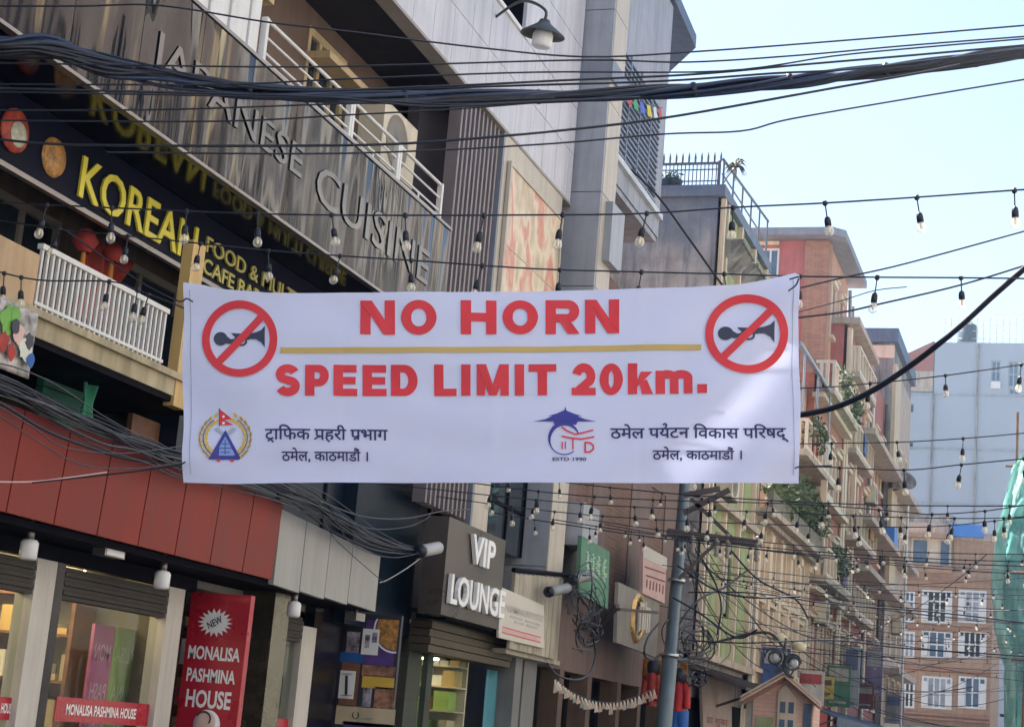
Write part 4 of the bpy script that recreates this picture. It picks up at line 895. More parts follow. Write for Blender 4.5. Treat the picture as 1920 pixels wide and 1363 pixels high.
tw = [(53.5, 54.3, 14.9, 16.6), (55.4, 56.2, 14.9, 16.6)]
mb = MB(); mb.wall(XP(TX), 52.4, 57.6, 12.2, 17.72, tw, .2); mb.box(-13, TX-.02, 57.5, 57.6, 12.2, 17.7); mb.build('tower_side', m_pinkp, bb)
for w in tw: window(bb, XP(TX), *w, m_white, m_panel, .08, -.08, 2, 1)
mb = MB(); mb.hprism([(-13, 51.8), (-7.3, 51.8), (-6.93, 52.2), (-6.93, 58.2), (-13, 58.2)], 17.74, 17.98); mb.build('roof', mat('roof_slab_grey', (.24, .25, .30), .7, streak=.3), bb)
lw = [(y, y+1.0, z, z+1.5) for z in (4.0, 6.6, 9.3) for y in (48.2, 50.2, 52.2)]
mb = MB(); mb.wall(XP(-7.0), 47.5, 54.0, 3.2, 12.3, lw, .2); mb.box(-13, -7.01, 47.5, 47.6, 0, 12.3); mb.box(-13, -7.01, 47.6, 54, 12.2, 12.3); mb.build('street_wall', mat('red_brick_wall', (.40, .14, .10), .8, var=.22, brick=(.36, .25, .2), streak=.35), bb)
for w in lw: window(bb, XP(-7.0), *w, m_trim, m_panel, .1, -.06, 2, 2)
for z in (6.2, 8.9, 11.6): B('ledge', m_trim, bb, 'box', -7.05, -6.7, 47.45, 54.0, z, z+.14)
trims(bb, -7.0, lw, m_trim); trims(bb, TX, tw, m_trim)
# balcony railings of the lower house in front of the tower
def balcony(par, X, y0, y1, z, out, m, slab, nb=8, h=.8):
    o = B('balcony', slab, par, 'box', X, X+out, y0, y1, z-.16, z)
    mb = MB(); mb.box(X+out-.09, X+out, y0, y1, z+h-.08, z+h); mb.box(X+out-.09, X+out, y0, y1, z, z+.08); mb.box(X, X+out-.09, y0, y0+.09, z+h-.08, z+h); mb.box(X, X+out-.09, y1-.09, y1, z+h-.08, z+h)
    for k in range(nb): y = y0+(y1-y0-.1)*k/(nb-1); mb.box(X+out-.085, X+out-.005, y, y+.1, z+.08, z+h-.08)
    for x in (X+.1, X+out*.5): mb.box(x, x+.09, y0+.005, y0+.085, z, z+h-.08)
    mb.build('railing', m, o); return o
for z, y0, y1 in ((9.3, 43.0, 48.6), (11.9, 47.6, 53.4), (6.6, 47.6, 53.4)): balcony(bb, -7.0, y0, y1, z, .55, m_trim, m_conc2, 9)
B('corner_post', m_trim, bb, 'box', -6.62, -6.45, 46.9, 47.08, 7.3, 9.2)
B('lower_wing', m_pinkp, bb, 'box', -12, -7.2, 43.0, 47.45, 7.35, 11.8)
t = thing('blue_awning', (-6.7, 45, 11.6), 'dark blue sloping awning hanging off the brick house at upper floor', 'awning')
q = [(-7.2, 41.5, 12.6), (-6.6, 41.9, 11.8), (-6.6, 48.4, 11.8), (-7.2, 48.4, 12.6)]
mb = MB(); mb.add([A(*p) for p in q]+[A(*p)-A(0, 0, .05) for p in q], [(0, 1, 2, 3), (7, 6, 5, 4), (0, 4, 5, 1), (1, 5, 6, 2), (2, 6, 7, 3), (3, 7, 4, 0)]); mb.prism(YP(48.4), [(-7.2, 11.7), (-6.6, 11.75), (-7.2, 12.58)], 0, .03); mb.build('sheet', m_awn, t)
B('edge_pipe', mat('awning_pipe', (.30, .36, .45), .4), t, 'rod', (-6.58, 41.9, 11.8), (-6.58, 48.5, 11.8), .05)
mb = MB()
for y in (43, 45.5, 48): mb.rod((-6.62, y, 11.8), (-6.62, y, 10.2), .03)
each(mb, 'post', MATS['awning_pipe'], t)
for k, (y, z) in enumerate(((44.5, 9.9), (49.5, 12.4), (52.5, 12.3), (50.5, 7.3))):
    t = thing('balcony_plant', (-6.6, y, z-.5), ('green plant mass trailing over the '+('second', 'third', 'third floor far', 'first')[k]+' balcony of the brick house'), 'plant')
    mb = MB(); mb.leaves((-6.5, y, z), (.35, 1.0, .55), 380, .15, 40+k); mb.build('leaves', m_leaf, t)

# pink red house with projecting balconies, then weathered concrete block
bb = thing('balcony_house', (-7, 60, 0), 'red plaster house with stacked cream trimmed balconies', 'building')
B('core', m_redp, bb, 'box', -14, -7.1, 54.05, 66, 0, 15.4)
bw = [(y, y+1.1, z, z+1.9) for z in (3.6, 6.2, 8.9, 11.6) for y in (54.8, 57.2, 59.6, 62.0, 64.2)]
mb = MB(); mb.wall(XP(-7.0), 54.05, 66, 3, 15.4, bw, .18); mb.build('street_wall', mat('worn_red_wall', (.34, .10, .085), .7, var=.2, streak=.4, stain=(.2, .12, .09)), bb)
for w in bw: window(bb, XP(-7.0), *w, m_trim, m_pane, .1, -.06, 2, 1)
trims(bb, -7.0, bw, m_trim)
mb = MB()
for y in (54.1, 56.6, 61.2): mb.box(-7.0, -6.86, y, y+.35, 3, 15.3)
each(mb, 'cream_pilaster', m_trim, bb)
mb = MB()
for y in (54.45, 56.95, 61.55): mb.box(-7.0, -6.9, y, y+.4, 3, 15.3)
each(mb, 'red_pilaster', mat('deep_red_paint', (.22, .035, .05), .6), bb)
for z, y0, y1, o_ in ((13.9, 54.3, 59.3, .42), (11.4, 54.3, 59.3, .42), (8.7, 55.0, 60.5, .5), (6.3, 55.0, 60.5, .5)): balcony(bb, -7.0, y0, y1, z, o_, m_trim, m_conc2, 7, .85)
for z in (7.7, 9.35, 12.2): B('slab', m_conc2, bb, 'box', -7.0, -6.2, 56.0, 66.0, z, z+.2)
mb = MB(); mb.box(-10, -6.6, 53.9, 60.0, 15.4, 15.6); mb.build('roof', m_conc2, bb)
B('hall_roof', m_bluet, bb, 'box', -7.5, -6.3, 64.5, 65.8, 9.6, 10.3)
bb = thing('weathered_block', (-7, 69, 0), 'weathered grey concrete house with dark stained top and bay', 'building')
mb = MB(); mb.box(-14, -6.75, 66.05, 74, 0, 17.7); mb.build('wall', m_conc, bb)
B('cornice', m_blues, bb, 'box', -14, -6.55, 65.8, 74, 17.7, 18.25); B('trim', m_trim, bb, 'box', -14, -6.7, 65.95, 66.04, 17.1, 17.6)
B('yellow_edge', m_cream, bb, 'box', -6.75, -6.6, 66.1, 68.2, 8, 16.9)
for z in (5.0, 7.7, 9.4, 12.0): B('slab', m_conc2, bb, 'box', -6.75, -6.1, 66.1, 73.5, z, z+.22)
bw = [(y, y+1.2, z, z+1.6) for z in (3.4, 5.6, 10, 12.6) for y in (67, 69.4, 71.6)]
mb = MB(); mb.wall(XP(-6.72), 66.1, 74, 3, 17, bw, .03); mb.build('street_wall', m_conc2, bb)
for w in bw: window(bb, XP(-6.72), *w, m_trim, m_pane, .1, 0, 2, 1)
for k, (px, yb, yt, Y) in enumerate(((1594, 640, 545, 56), (1600, 640, 575, 57))):
    p, q = ony(px, yb, Y), ony(px, yt, Y); tag(MB().rod(p, q, .06-.02*k).build('roof_post', m_conc2), ('taller' if k == 0 else 'shorter')+' thin post standing on the roof behind the brick house', 'post')
p, q = ony(1687, 1400, 64), ony(1693, 948, 64); tag(MB().rod(A(p[0], 64, 0), A(p[0], 64, q[2]), .045).build('white_pole', m_white), 'slim white pole rising at the end of the left house row', 'pole')

# ------------------------------------------------------------------ street end
E85 = YP(85); bb = thing('end_brick_building', (-6, 85, 0), 'orange brick house closing the street with rows of white framed windows', 'building')
B('core', m_bricko, bb, 'box', -11, -3.6, 85.2, 95, 0, 10.9)
def e85(x, y): p = ony(x, y, 85); return p[0], p[2]
ew = []
for (x0, x1) in ((1694, 1716), (1727, 1786), (1796, 1850)):
    for (y0, y1) in ((1108, 1166), (1184, 1232), (1270, 1326)):
        a, b = e85(x0, y1), e85(x1, y0); ew.append((a[0], b[0], a[1], b[1]))
mb = MB(); mb.wall(E85, -11, -3.6, 0, 11, ew, .2); mb.build('front_wall', m_bricko, bb)
for i, w in enumerate(ew):
    window(bb, E85, *w, m_white, (m_panel, m_pane, m_palep)[(i*5+i//3) % 3], .09, -.02, (2, 2, 2, 5, 4, 5, 4, 5, 4)[i], 2 if i % 3 else 3)
mb = MB()
for z in (3.95, 4.15, 6.25, 8.2, 10.55): mb.box(-11, -3.58, 84.86, 84.99, z, z+.1)
each(mb, 'ledge', m_brickr, bb)
mb = MB()
for w in ew:
    if w[1]-w[0] > 1: mb.pbox(E85, w[0]+.0, w[0]+.3, w[2]+.1, w[3]-.25, .03, .12); mb.pbox(E85, w[1]-.3, w[1], w[2]+.1, w[3]-.3, .03, .12)
each(mb, 'open_shutter', m_white, bb)
mb = MB(); mb.box(-11, -5.5, 85.4, 93, 11, 13.4); mb.build('grey_storey', m_conc2, bb)
mb = MB(); mb.box(-11, -5.5, 84.9, 85.3, 10.9, 11.3); mb.box(-11, -5.5, 84.8, 85.4, 12.6, 12.8); mb.build('parapet', m_bricko, bb)
mb = MB(); mb.box(-7.4, -6.75, 85.3, 85.38, 11.4, 12.5); mb.box(-6.1, -5.7, 85.3, 85.38, 11.3, 12.5); each(mb, 'door', m_panel, bb)
mb = MB(); mb.box(-7.5, -5.6, 85.34, 85.39, 11.3, 12.6); mb.build('pale_wall', m_trim, bb)
B('brick_storey', m_bricko, bb, 'box', -5.48, -3.6, 85.3, 92, 10.95, 12.6); B('roof_wall', m_conc2, bb, 'box', -5.48, -3.6, 85.25, 92, 12.6, 12.95)
B('roof_clutter', m_conc, bb, 'box', -8, -5.6, 86, 92, 13.4, 13.9)
a, b = ony(1783, 1004, 84.9), ony(1845, 984, 84.9); tag(B('blue_tarp', m_bluet, None, 'pbox', YP(84.95), a[0], b[0], a[2], b[2], -.3, .02), 'bright blue tarpaulin on the roof of the end brick house', 'tarpaulin')
a, b = ony(1652, 1026, 64), ony(1682, 996, 64); 
# dark shopfront under the brick house, small lattice
mb = MB(); mb.box(-9, -3.4, 84.3, 84.9, 2.9, 3.6); tag(mb.build('shop_canopy', m_conc), 'grey canopy over the shops under the end brick house', 'canopy')
sw = thing('street_end_shop', (-6, 84.6, 0), 'shop front with pale posts at the foot of the end brick house', 'shop')
mb = MB()
for x in np.arange(-8.5, -3.4, .55): mb.box(x, x+.16, 84.55, 84.7, .1, 2.9)
each(mb, 'post', m_conc2, sw); B('back', m_dark, sw, 'box', -9, -3.4, 84.75, 84.85, .1, 2.9)

bb = thing('blue_grey_block', (-6, 110, 0), 'tall plain blue grey building beyond the end of the street', 'building')
B110 = YP(110); hw = []
for (x0, x1, y0, y1) in ((1858, 1877, 676, 715), (1890, 1910, 678, 725), (1891, 1912, 728, 775), (1704, 1714, 757, 773), (1703, 1713, 828, 842)):
    a, b = ony(x0, y1, 110), ony(x1, y0, 110); hw.append((a[0], b[0], a[2], b[2]))
a = ony(1752, 640, 110)[0]
mb = MB(); mb.wall(B110, -14, 6, 0, 25.2, [h for h in hw if h[3] < 25.2], .3); mb.wall(B110, a, 6, 25.2, 28.5, [(h[0], h[1], max(h[2], 25.2), h[3]) for h in hw if h[3] > 25.2], .3); mb.box(-14, 6, 110.4, 122, 0, 25.1); mb.box(a, 6, 110.35, 122, 25.1, 28.45); mb.box(a, a+.05, 110, 110.4, 25.2, 28.5); mb.build('wall', m_blueg, bb)
for h in hw[:3]: window(bb, B110, *h, m_blueg, m_panel, .08, -.15, 2, 2)
for h in hw[3:]: window(bb, B110, *h, m_blueg, m_pane, .05, -.15)
mb = MB(); mb.pbox(B110, hw[0][0], hw[0][1], hw[0][2]-.5, hw[0][2]-.05, .0, .25); mb.build('air_unit', m_white, bb)
B('old_wing', m_conc2, bb, 'box', -14, a, 110.0, 118, 25.25, 26.6)
mb = MB(); mb.prism(B110, [(-14, 26.62), (a, 26.62), (a, 28.6), (-11.8, 27.0)], -6, 0); mb.build('roof', m_roof, bb)
p = ony(1815, 622, 111); t = thing('water_tank', p, 'dark water tank on the roof of the blue grey block', 'tank'); mb = MB(); mb.lathe(p, [(.6, -.8), (.62, .3), (.3, .62), (.12, .7), (.001, .72)], 18); mb.build('body', m_tank, t)
B('stand', m_conc2, t, 'box', p[0]-.6, p[0]+.6, 110.5, 111.5, 28.5, p[2]-.78)
mb = MB(); g0, g1 = ony(1772, 600, 110.5)[0], ony(1918, 600, 110.5)[0]
for k in range(13): x = g0+(g1-g0)*k/12; mb.rod((x, 110.5, 28.5), (x, 110.5, 30.3), .03, 5)
for z in (28.9, 29.4, 29.9, 30.25): mb.rod((g0, 110.5, z), (g1, 110.5, z), .022, 5)
tag(mb.build('roof_frame', m_white), 'pale pipe frame on the roof of the blue grey block', 'railing')

# house under green netting on the right
nb = thing('netted_building', (0, 49, 0), 'building site wrapped in bright green scaffold netting', 'building')
sil = [(1363+120, 1882), (1363, 1881), (1250, 1881), (1180, 1864), (1100, 1856), (1000, 1866), (950, 1881), (880, 1899), (845, 1922), (800, 1950)]
sz = [ony(x, y, 48)[[2, 0]] for y, x in sil]; sz.sort(key=lambda q: q[0])
zz = np.array([q[0] for q in sz]); xx = np.array([q[1] for q in sz])
def net(name, m, u_rng, z_rng, nu, nz, off):
    b = MB(); vs = []
    for j in range(nz+1):
        z = z_rng[0]+(z_rng[1]-z_rng[0])*j/nz; xl = np.interp(z, zz, xx)
        for i in range(nu+1):
            u = u_rng[0]+(u_rng[1]-u_rng[0])*i/nu       # 0 = silhouette; negative goes round the left flank
            w = .12*math.sin(u*5+z*.5)+.07*math.sin(u*13+z*1.1)+.05*math.sin(z*2.3+u*3)+.05*abs(math.sin(u*21-z*2.2))+.04*math.sin(z*6.1+math.sin(u*8)*2)
            q_ = Vector((u*2.2, z*1.4, 3.1)); w += .12*(mnoise.noise(q_))+.10*abs(mnoise.noise(q_*2.7))+.05*abs(mnoise.noise(q_*6.1))
            if u < 0: x, y = xl+.15*(1-math.cos(u))-.02*u*u, 48.0-u*2
            else: x, y = xl+u, 48.0-.55*math.sin(min(u, 1.5))+.1
            vs.append((x+(.3*w if u < 0 else 0), y-w+off, z))
    b.add(vs, [(j*(nu+1)+i, j*(nu+1)+i+1, (j+1)*(nu+1)+i+1, (j+1)*(nu+1)+i) for j in range(nz) for i in range(nu)], True)
    o = b.build(name, m, nb); sm = o.modifiers.new('t', 'SOLIDIFY'); sm.thickness = .01; return o
net('netting', m_net, (-4, .32), (.2, 11.6), 90, 150, 0); net('netting', m_netd, (.33, 5.5), (.2, 11.8), 120, 150, .03)
mb = MB()
for x in (-.9, 1.2, 3.2): mb.box(x, x+.35, 49.5, 49.85, 0, 11)
for z in (3.2, 6.4, 9.6): mb.box(-1.2, 5, 49, 58, z, z+.25)
mb.box(-1, 5, 52, 52.2, 0, 11); each(mb, 'concrete_frame', m_conc2, nb)
mb = MB()
for x in np.arange(-1.5, 4.5, .8): mb.rod((x, 48.6, 0), (x, 48.6, 11.5), .04)
for z in np.arange(1.5, 11.6, 1.7): mb.rod((-1.8, 48.7, z), (4.5, 48.7, z), .04)
mb.build('scaffold', m_wood, nb)
mb = MB()
for z in (2.3, 4.6, 6.9): mb.tube([(-1.5, 47.3, z), (4.6, 47.15, z+.1)], .03, 6)
for x in (-1.2, -.2, .9): mb.rod((x, 47.2, .1), (x+.1, 47.2, 9.4), .035, 6)
each(mb, 'bamboo_pole', m_wood, nb)

# ------------------------------------------------------------------ sunlit houses across the street (seen in the glass and steel)
for k, (y0, y1, h, m) in enumerate(((-14, 2, 14, m_opp), (2.1, 12, 17.5, m_opp2), (12.1, 24, 18.5, m_opp), (24.1, 34, 17, m_opp2), (34.1, 47, 19, m_opp), (47.6, 62, 19, m_opp2))):
    bb = thing('opposite_building', (5.2, (y0+y1)/2, 0), ('sunlit %s house across the street, %s along the row' % (('cream', 'brick')[k % 2], ('first', 'second', 'third', 'fourth', 'fifth', 'sixth')[k])), 'building')
    OP = PL((5.2, 0, 0), (0, -1, 0), (-1, 0, 0)); ws = [(-y-1.3, -y, z, z+2.1) for z in (.5, 3.5, 6.5, 9.5, 12.5, 15.2) if z+2.3 < h for y in np.arange(y0+.5, y1-1.4, 1.9)]
    mb = MB(); mb.wall(OP, -y1, -y0, 0, h, ws, .25); mb.box(5.5, 14, y0, y1, 0, h-.01); mb.build('wall', m, bb)
    for w in ws: window(bb, OP, *w, m_white, m_pane, .1, -.1, 2, 1)

# ------------------------------------------------------------------ the banner across the street
k0 = 10.0
bl, br = dep(345, 906, k0), dep(1500, 907, k0)
bu = A(br[0]-bl[0], br[1]-bl[1], 0); bu /= np.linalg.norm(bu); bn = A(bu[1], -bu[0], 0)     # normal faces the camera
def bpl(px, py):
    d = ray(px, py); t = np.dot(bl-EYE, bn)/np.dot(d, bn); return EYE+d*t
def bdisp(px, py):
    u = (px-345)/1155; v = (py-530)/376
    e = .012*math.sin(u*7+v*2.2)+.0045*math.sin(v*23+2.2*math.sin(u*9))+.004*math.sin((u*3+v)*17+1.5*math.sin(v*7))+.008*math.sin(u*9+v*1.2)+.006*math.sin(u*17+.6-v*2)+.012*math.sin(u*3.1)
    e += .035*math.exp(-((u-1)/.09)**2)*math.sin(v*9+u*14)*(1-.5*v)+.022*math.exp(-((u)/.05)**2)*math.sin(v*8+1)
    e += .022*math.exp(-(v/.10)**2)*math.sin(u*5+2)+.02*math.exp(-((u-.95)**2/.012+(v-.05)**2/.01))
    e += .016*math.sin((u*2.2+v)*11)*math.exp(-((u-.93)/.14)**2)+.004*math.sin(v*16+u*5+1.3*math.sin(u*6))+.012*math.sin((u*1.5-v)*13)*math.exp(-(u/.16)**2)
    for q in (.26, .5, .74): e += .005*math.exp(-abs(u-q)/.006)*math.sin(v*5+q*9)
    e += .004*math.exp(-abs(v-.52)/.02)*math.sin(u*14)
    return e
TOP = [(345, 533), (372, 537), (420, 546), (500, 552), (620, 551), (760, 548), (900, 546), (1050, 543), (1180, 541), (1300, 540), (1380, 537), (1420, 530), (1455, 523), (1480, 517), (1492, 514), (1497, 520)]
BOT = [(345, 905), (372, 906), (430, 908), (620, 904), (900, 905), (1200, 906), (1400, 907), (1470, 906), (1500, 905)]
def ban(px, py, off=0.0): return bpl(px, py)+bn*(bdisp(px, py)+off)
ty = lambda x: float(np.interp(x, [p[0] for p in TOP], [p[1] for p in TOP])); by = lambda x: float(np.interp(x, [p[0] for p in BOT], [p[1] for p in BOT]))
bt = thing('banner', (bl+br)/2, 'long white cloth banner reading NO HORN SPEED LIMIT 20km hung across the street', 'banner')
mb = MB(); vs = []; NU, NV = 150, 44
for j in range(NV+1):
    for i in range(NU+1):
        s, t_ = i/NU, j/NV; xl = 346-3*math.sin(t_*3.14)+1.5*math.sin(t_*11); xr = 1497+3*t_-2*math.sin(t_*9)
        x = xl+(xr-xl)*s; y0, y1 = ty(x), by(x); vs.append(ban(x, y0+(y1-y0)*t_))
mb.add(vs, [((j+1)*(NU+1)+i, (j+1)*(NU+1)+i+1, j*(NU+1)+i+1, j*(NU+1)+i) for j in range(NV) for i in range(NU)], True)
cl = mb.build('cloth', m_ban, bt)
ST = [0]
def stroke(mb, pts, w, lvl=None, closed=False, step=9):
    """flat ribbon along photo-plane points, laid on the cloth"""
    ST[0] += 1; off = .006+.00025*(ST[0] % 8) if lvl is None else lvl
    P = [np.array(p, float) for p in pts]
    if closed: P.append(P[0])
    Q = []; WW = []; ws = w if hasattr(w, '__len__') else [w]*len(P)
    corner = []
    for i, (a, b) in enumerate(zip(P, P[1:])):
        n = max(1, int(np.linalg.norm(b-a)/step))
        for k in range(n): Q.append(a+(b-a)*k/n); WW.append(ws[i]+(ws[i+1]-ws[i])*k/n)
    Q.append(P[-1]); WW.append(ws[-1]); m = len(Q); vs = []
    for i in range(m):
        if closed: a, c = Q[i-1 if i else m-2], Q[i+1 if i < m-1 else 1]
        else: a, c = Q[max(i-1, 0)], Q[min(i+1, m-1)]
        d1 = Q[i]-a; d2 = c-Q[i]; l1, l2 = np.linalg.norm(d1), np.linalg.norm(d2)
        d1 = d1/l1 if l1 > 0 else d2/l2; d2 = d2/l2 if l2 > 0 else d1
        t = d1+d2; t /= (np.linalg.norm(t)+1e-9); nn = np.array([-t[1], t[0]]); k = WW[i]/2/max(.5, float(np.dot(nn, [-d1[1], d1[0]])))
        vs += [ban(*(Q[i]+nn*k), off), ban(*(Q[i]-nn*k), off)]
    mb.add(vs, [(2*i, 2*i+1, 2*i+3, 2*i+2) for i in range(m-1)])
def fillp(mb, pts, off=.006, n=4):
    """convex outline filled on the cloth"""
    P = np.array(pts, float); c = P.mean(0); m = len(P); vs = [ban(*c, off)]
    for r in range(1, n+1):
        for p in P: vs.append(ban(*(c+(p-c)*r/n), off))
    fs = [(0, 1+i, 1+(i+1) % m) for i in range(m)]
    for r in range(n-1):
        for i in range(m): a, b = 1+r*m+i, 1+r*m+(i+1) % m; fs.append((a, a+m, b+m, b))
    mb.add(vs, fs)
def arc(cx, cy, rx, ry, a0, a1, n=24): return [(cx+rx*math.cos(R(a0+(a1-a0)*k/n)), cy-ry*math.sin(R(a0+(a1-a0)*k/n))) for k in range(n+1)]
def ell(cx, cy, rx, ry, n=30): return arc(cx, cy, rx, ry, 0, 360, n)[:-1]
def letter(ch, x0, x1, yb, yt, w, h):
    """heavy sans capital: strokes of width w (uprights) and h (bars) inside the box"""
    mb = MB(); L, Rr, T, Bm = x0+w/2, x1-w/2, yt+h/2, yb-h/2; my = (yt+yb)/2
    if ch == 'N':
        stroke(mb, [(L, yb), (L, yt)], w); stroke(mb, [(Rr, yb), (Rr, yt)], w); fillp(mb, [(x0, yt), (x0+w*1.1, yt), (x1, yb), (x1-w*1.1, yb)], .0088)
    elif ch == 'H': stroke(mb, [(L, yb), (L, yt)], w); stroke(mb, [(Rr, yb), (Rr, yt)], w); stroke(mb, [(L, my), (Rr, my)], h)
    elif ch in 'O0':
        cx = (x0+x1)/2; A_ = ell(cx, my, (x1-x0-w)/2, (yb-yt-h)/2+.6, 40); ws = [w+(h-w)*abs(math.sin(2*math.pi*k/40)) for k in range(41)]; stroke(mb, A_, ws, closed=True, step=30)
    elif ch in 'EL':
        stroke(mb, [(L, yb), (L, yt)], w); stroke(mb, [(L, Bm), (x1, Bm)], h)
        if ch == 'E': stroke(mb, [(L, T), (x1-1, T)], h); stroke(mb, [(L, my), (x1-3, my)], h)
    elif ch == 'I': stroke(mb, [((x0+x1)/2, yb), ((x0+x1)/2, yt)], w)
    elif ch == 'T': stroke(mb, [(x0, T), (x1, T)], h); stroke(mb, [((x0+x1)/2, yb), ((x0+x1)/2, T)], w)
    elif ch == 'D':
        stroke(mb, [(L, yb), (L, yt)], w); r = (yb-yt-h)/2; c = x1-w/2-r*.82
        stroke(mb, [(L, T), (c, T)]+arc(c, my, x1-w/2-c, r, 85, -85, 20)+[(c, Bm), (L, Bm)], [h, h]+[h+(w-h)*math.sin(R(5+170*k/20)) for k in range(21)]+[h, h], step=30)
    elif ch in 'PR':
        stroke(mb, [(L, yb), (L, yt)], w); b2 = yt+(yb-yt)*(.60 if ch == 'P' else .56)-h/2*.2; r = (b2-T)/2; c = x1-w/2-r*.9-(1 if ch == 'R' else 0)
        stroke(mb, [(L, T), (c, T)]+arc(c, T+r, x1-w/2-c, r, 85, -85, 16)+[(c, b2), (L, b2)], [h, h]+[h+(w*.92-h)*math.sin(R(5+170*k/16)) for k in range(17)]+[h, h], step=30)
        if ch == 'R': fillp(mb, [(L+w*.6, b2-2), (L+w*1.55, b2-4), (x1, yb), (x1-w*1.15, yb)], .0088)
    elif ch == 'M':
        stroke(mb, [(L, yb), (L, yt)], w*.9); stroke(mb, [(Rr, yb), (Rr, yt)], w*.9); cx = (x0+x1)/2; fillp(mb, [(x0, yt), (x0+w*1.05, yt), (cx+w*.42, yb), (cx-w*.42, yb)], .0088); fillp(mb, [(x1-w*1.05, yt), (x1, yt), (cx+w*.42, yb), (cx-w*.42, yb)], .0091)
    elif ch == 'S':
        cx = (x0+x1)/2; rx = (x1-x0-w)/2; r1 = (yb-yt-h)/4
        pts = arc(cx, T+r1, rx*.94, r1, 22, 250, 18)[:-2]+[(cx, my)]+arc(cx, Bm-r1, rx, r1, 70, -158, 18)[1:]
        stroke(mb, pts, w*.9, step=30)
    elif ch == '2':
        cx = (x0+x1)/2; rx = (x1-x0-w)/2; r = (yb-yt)*.27
        stroke(mb, arc(cx, T+r, rx, r, 168, -32, 16)+[(x0+w*.75, Bm-2)], w*.92, step=30); stroke(mb, [(x0, Bm), (x1, Bm)], h)
    elif ch == 'k':
        stroke(mb, [(L, yb), (L, yt)], w); xh = yt+(yb-yt)*.27; mm = yb-(yb-xh)*.5; fillp(mb, [(x1-w*1.3, xh), (x1-1, xh), (L+w*.5, mm+7), (L+w*.4, mm-2)], .0088); fillp(mb, [(L+w*.7, mm-1), (L+w*1.5, mm-7), (x1, yb), (x1-w*1.2, yb)], .0091)
    elif ch == 'm':
        xh = yt; cx = (x0+x1)/2; stroke(mb, [(L, yb), (L, xh)], w)
        for a, b in ((L, cx), (cx, Rr)): stroke(mb, [(b, yb), (b, xh+14)]+arc((a+b)/2, xh+14, (b-a)/2, 14-h/2, 10, 150, 10), w*.92, step=30)
    elif ch == '.': stroke(mb, [((x0+x1)/2, yb), ((x0+x1)/2, yt)], x1-x0)
    return mb.build('letter', m_bred, cl)
def bl1(x): return 629-(x-676)*4/484
for ch, a, b in (('N', 676, 741), ('O', 752, 819), ('H', 864, 931), ('O', 942, 1009), ('R', 1023, 1087), ('N', 1097, 1161)):
    yb = bl1((a+b)/2); letter(ch, a, b, yb, yb-64, 19.5, 16)
for ch, a, b in (('S', 517, 564), ('P', 573, 618), ('E', 626, 670), ('E', 680, 725), ('D', 733, 783), ('L', 814, 856), ('I', 865, 882), ('M', 893, 955), ('I', 966, 982), ('T', 991, 1043), ('2', 1072, 1117), ('0', 1124, 1168), ('k', 1177, 1224), ('m', 1229, 1298), ('.', 1306, 1324)):
    yb = 743.5-(a-518)*4/800; yt = yb-58
    letter(ch, a, b, yb, {'m': yb-44, '.': yb-17}.get(ch, yt), 17.5, 14)
mb = MB(); stroke(mb, [(527, 659), (1314, 652.5)], 10.5); mb.build('line', m_bline, cl)
for cx, cy, rx, ry, (ax, ay), (zx, zy) in ((451, 638, 64, 64, (496, 592), (409, 684)), (1399, 628, 70.5, 66, (1447, 582), (1350, 676))):
    mb = MB(); s = rx/64
    fillp(mb, ell(cx-36*s, cy-1, 13*s, 13, 18), .0062, 2)                        # rubber bulb
    fillp(mb, [(cx-30*s, cy-10), (cx-15*s, cy+1), (cx-15*s, cy+9), (cx-30*s, cy+8)], .0064, 2)
    fillp(mb, [(cx-17*s, cy-12), (cx+18*s, cy-10), (cx+18*s, cy+1), (cx-4*s, cy+2), (cx-14*s, cy+4), (cx-9*s, cy-4)], .0066, 2)
    fillp(mb, [(cx-26*s, cy+1), (cx-4*s, cy-2), (cx-6*s, cy+5), (cx-26*s, cy+8)], .0068, 2)
    top = [(cx+16*s, cy-10), (cx+30*s, cy-13), (cx+40*s, cy-17), (cx+47*s, cy-25)]; bot = [(cx+47*s, cy+16), (cx+40*s, cy+6), (cx+30*s, cy), (cx+16*s, cy)]
    for i in range(3): fillp(mb, [top[i], top[i+1], bot[2-i], bot[3-i]], .0066+.0002*i, 2)
    stroke(mb, ell(cx+3*s, cy+4, 9*s, 7, 14), 3.5, closed=True, step=30)
    mb.build('horn', m_bslate, cl)
    mb = MB(); stroke(mb, [(ax, ay), (zx, zy)], 14, .0090); stroke(mb, ell(cx, cy, rx-.5, ry, 64), 14.5*s**.5, .0096, True, 30); mb.build('prohibition_ring', m_bred, cl)
def bdev(s, x0, x1, y0, y1, extra=(), w=3.0, off=0.016):
    mb = MB(); V, F = glyphs(s, off); lo, hi = V.min(0), V.max(0)
    mb.add([ban(x0+(x1-x0)*(a-lo[0])/(hi[0]-lo[0]), y1-(y1-y0)*(b-lo[1])/(hi[1]-lo[1]), .0062) for a, b in V], F)
    for e in extra: stroke(mb, e, w, .0068)
    mb.build('lettering', m_bink, cl)
# Devanagari set in visual order; the below-base and above-base r forms are drawn as strokes
bdev('टा\u093fफक पहरी पभाग', 498, 727, 797, 830, [[(504, 829), (509, 824), (514, 831)], [(600.5, 817), (590, 825)], [(674.5, 817), (664, 825)]])
bdev('ठमेल, काठमाडौं ।', 529, 690, 840, 868)
bdev('ठमेल पयटन \u093fवकास प\u093fरषद्', 1144, 1477, 796, 831, [[(1246, 804), (1249, 799), (1246, 796), (1242, 798)]])
bdev('ठमेल, काठमाडौं ।', 1223, 1390, 839, 866)
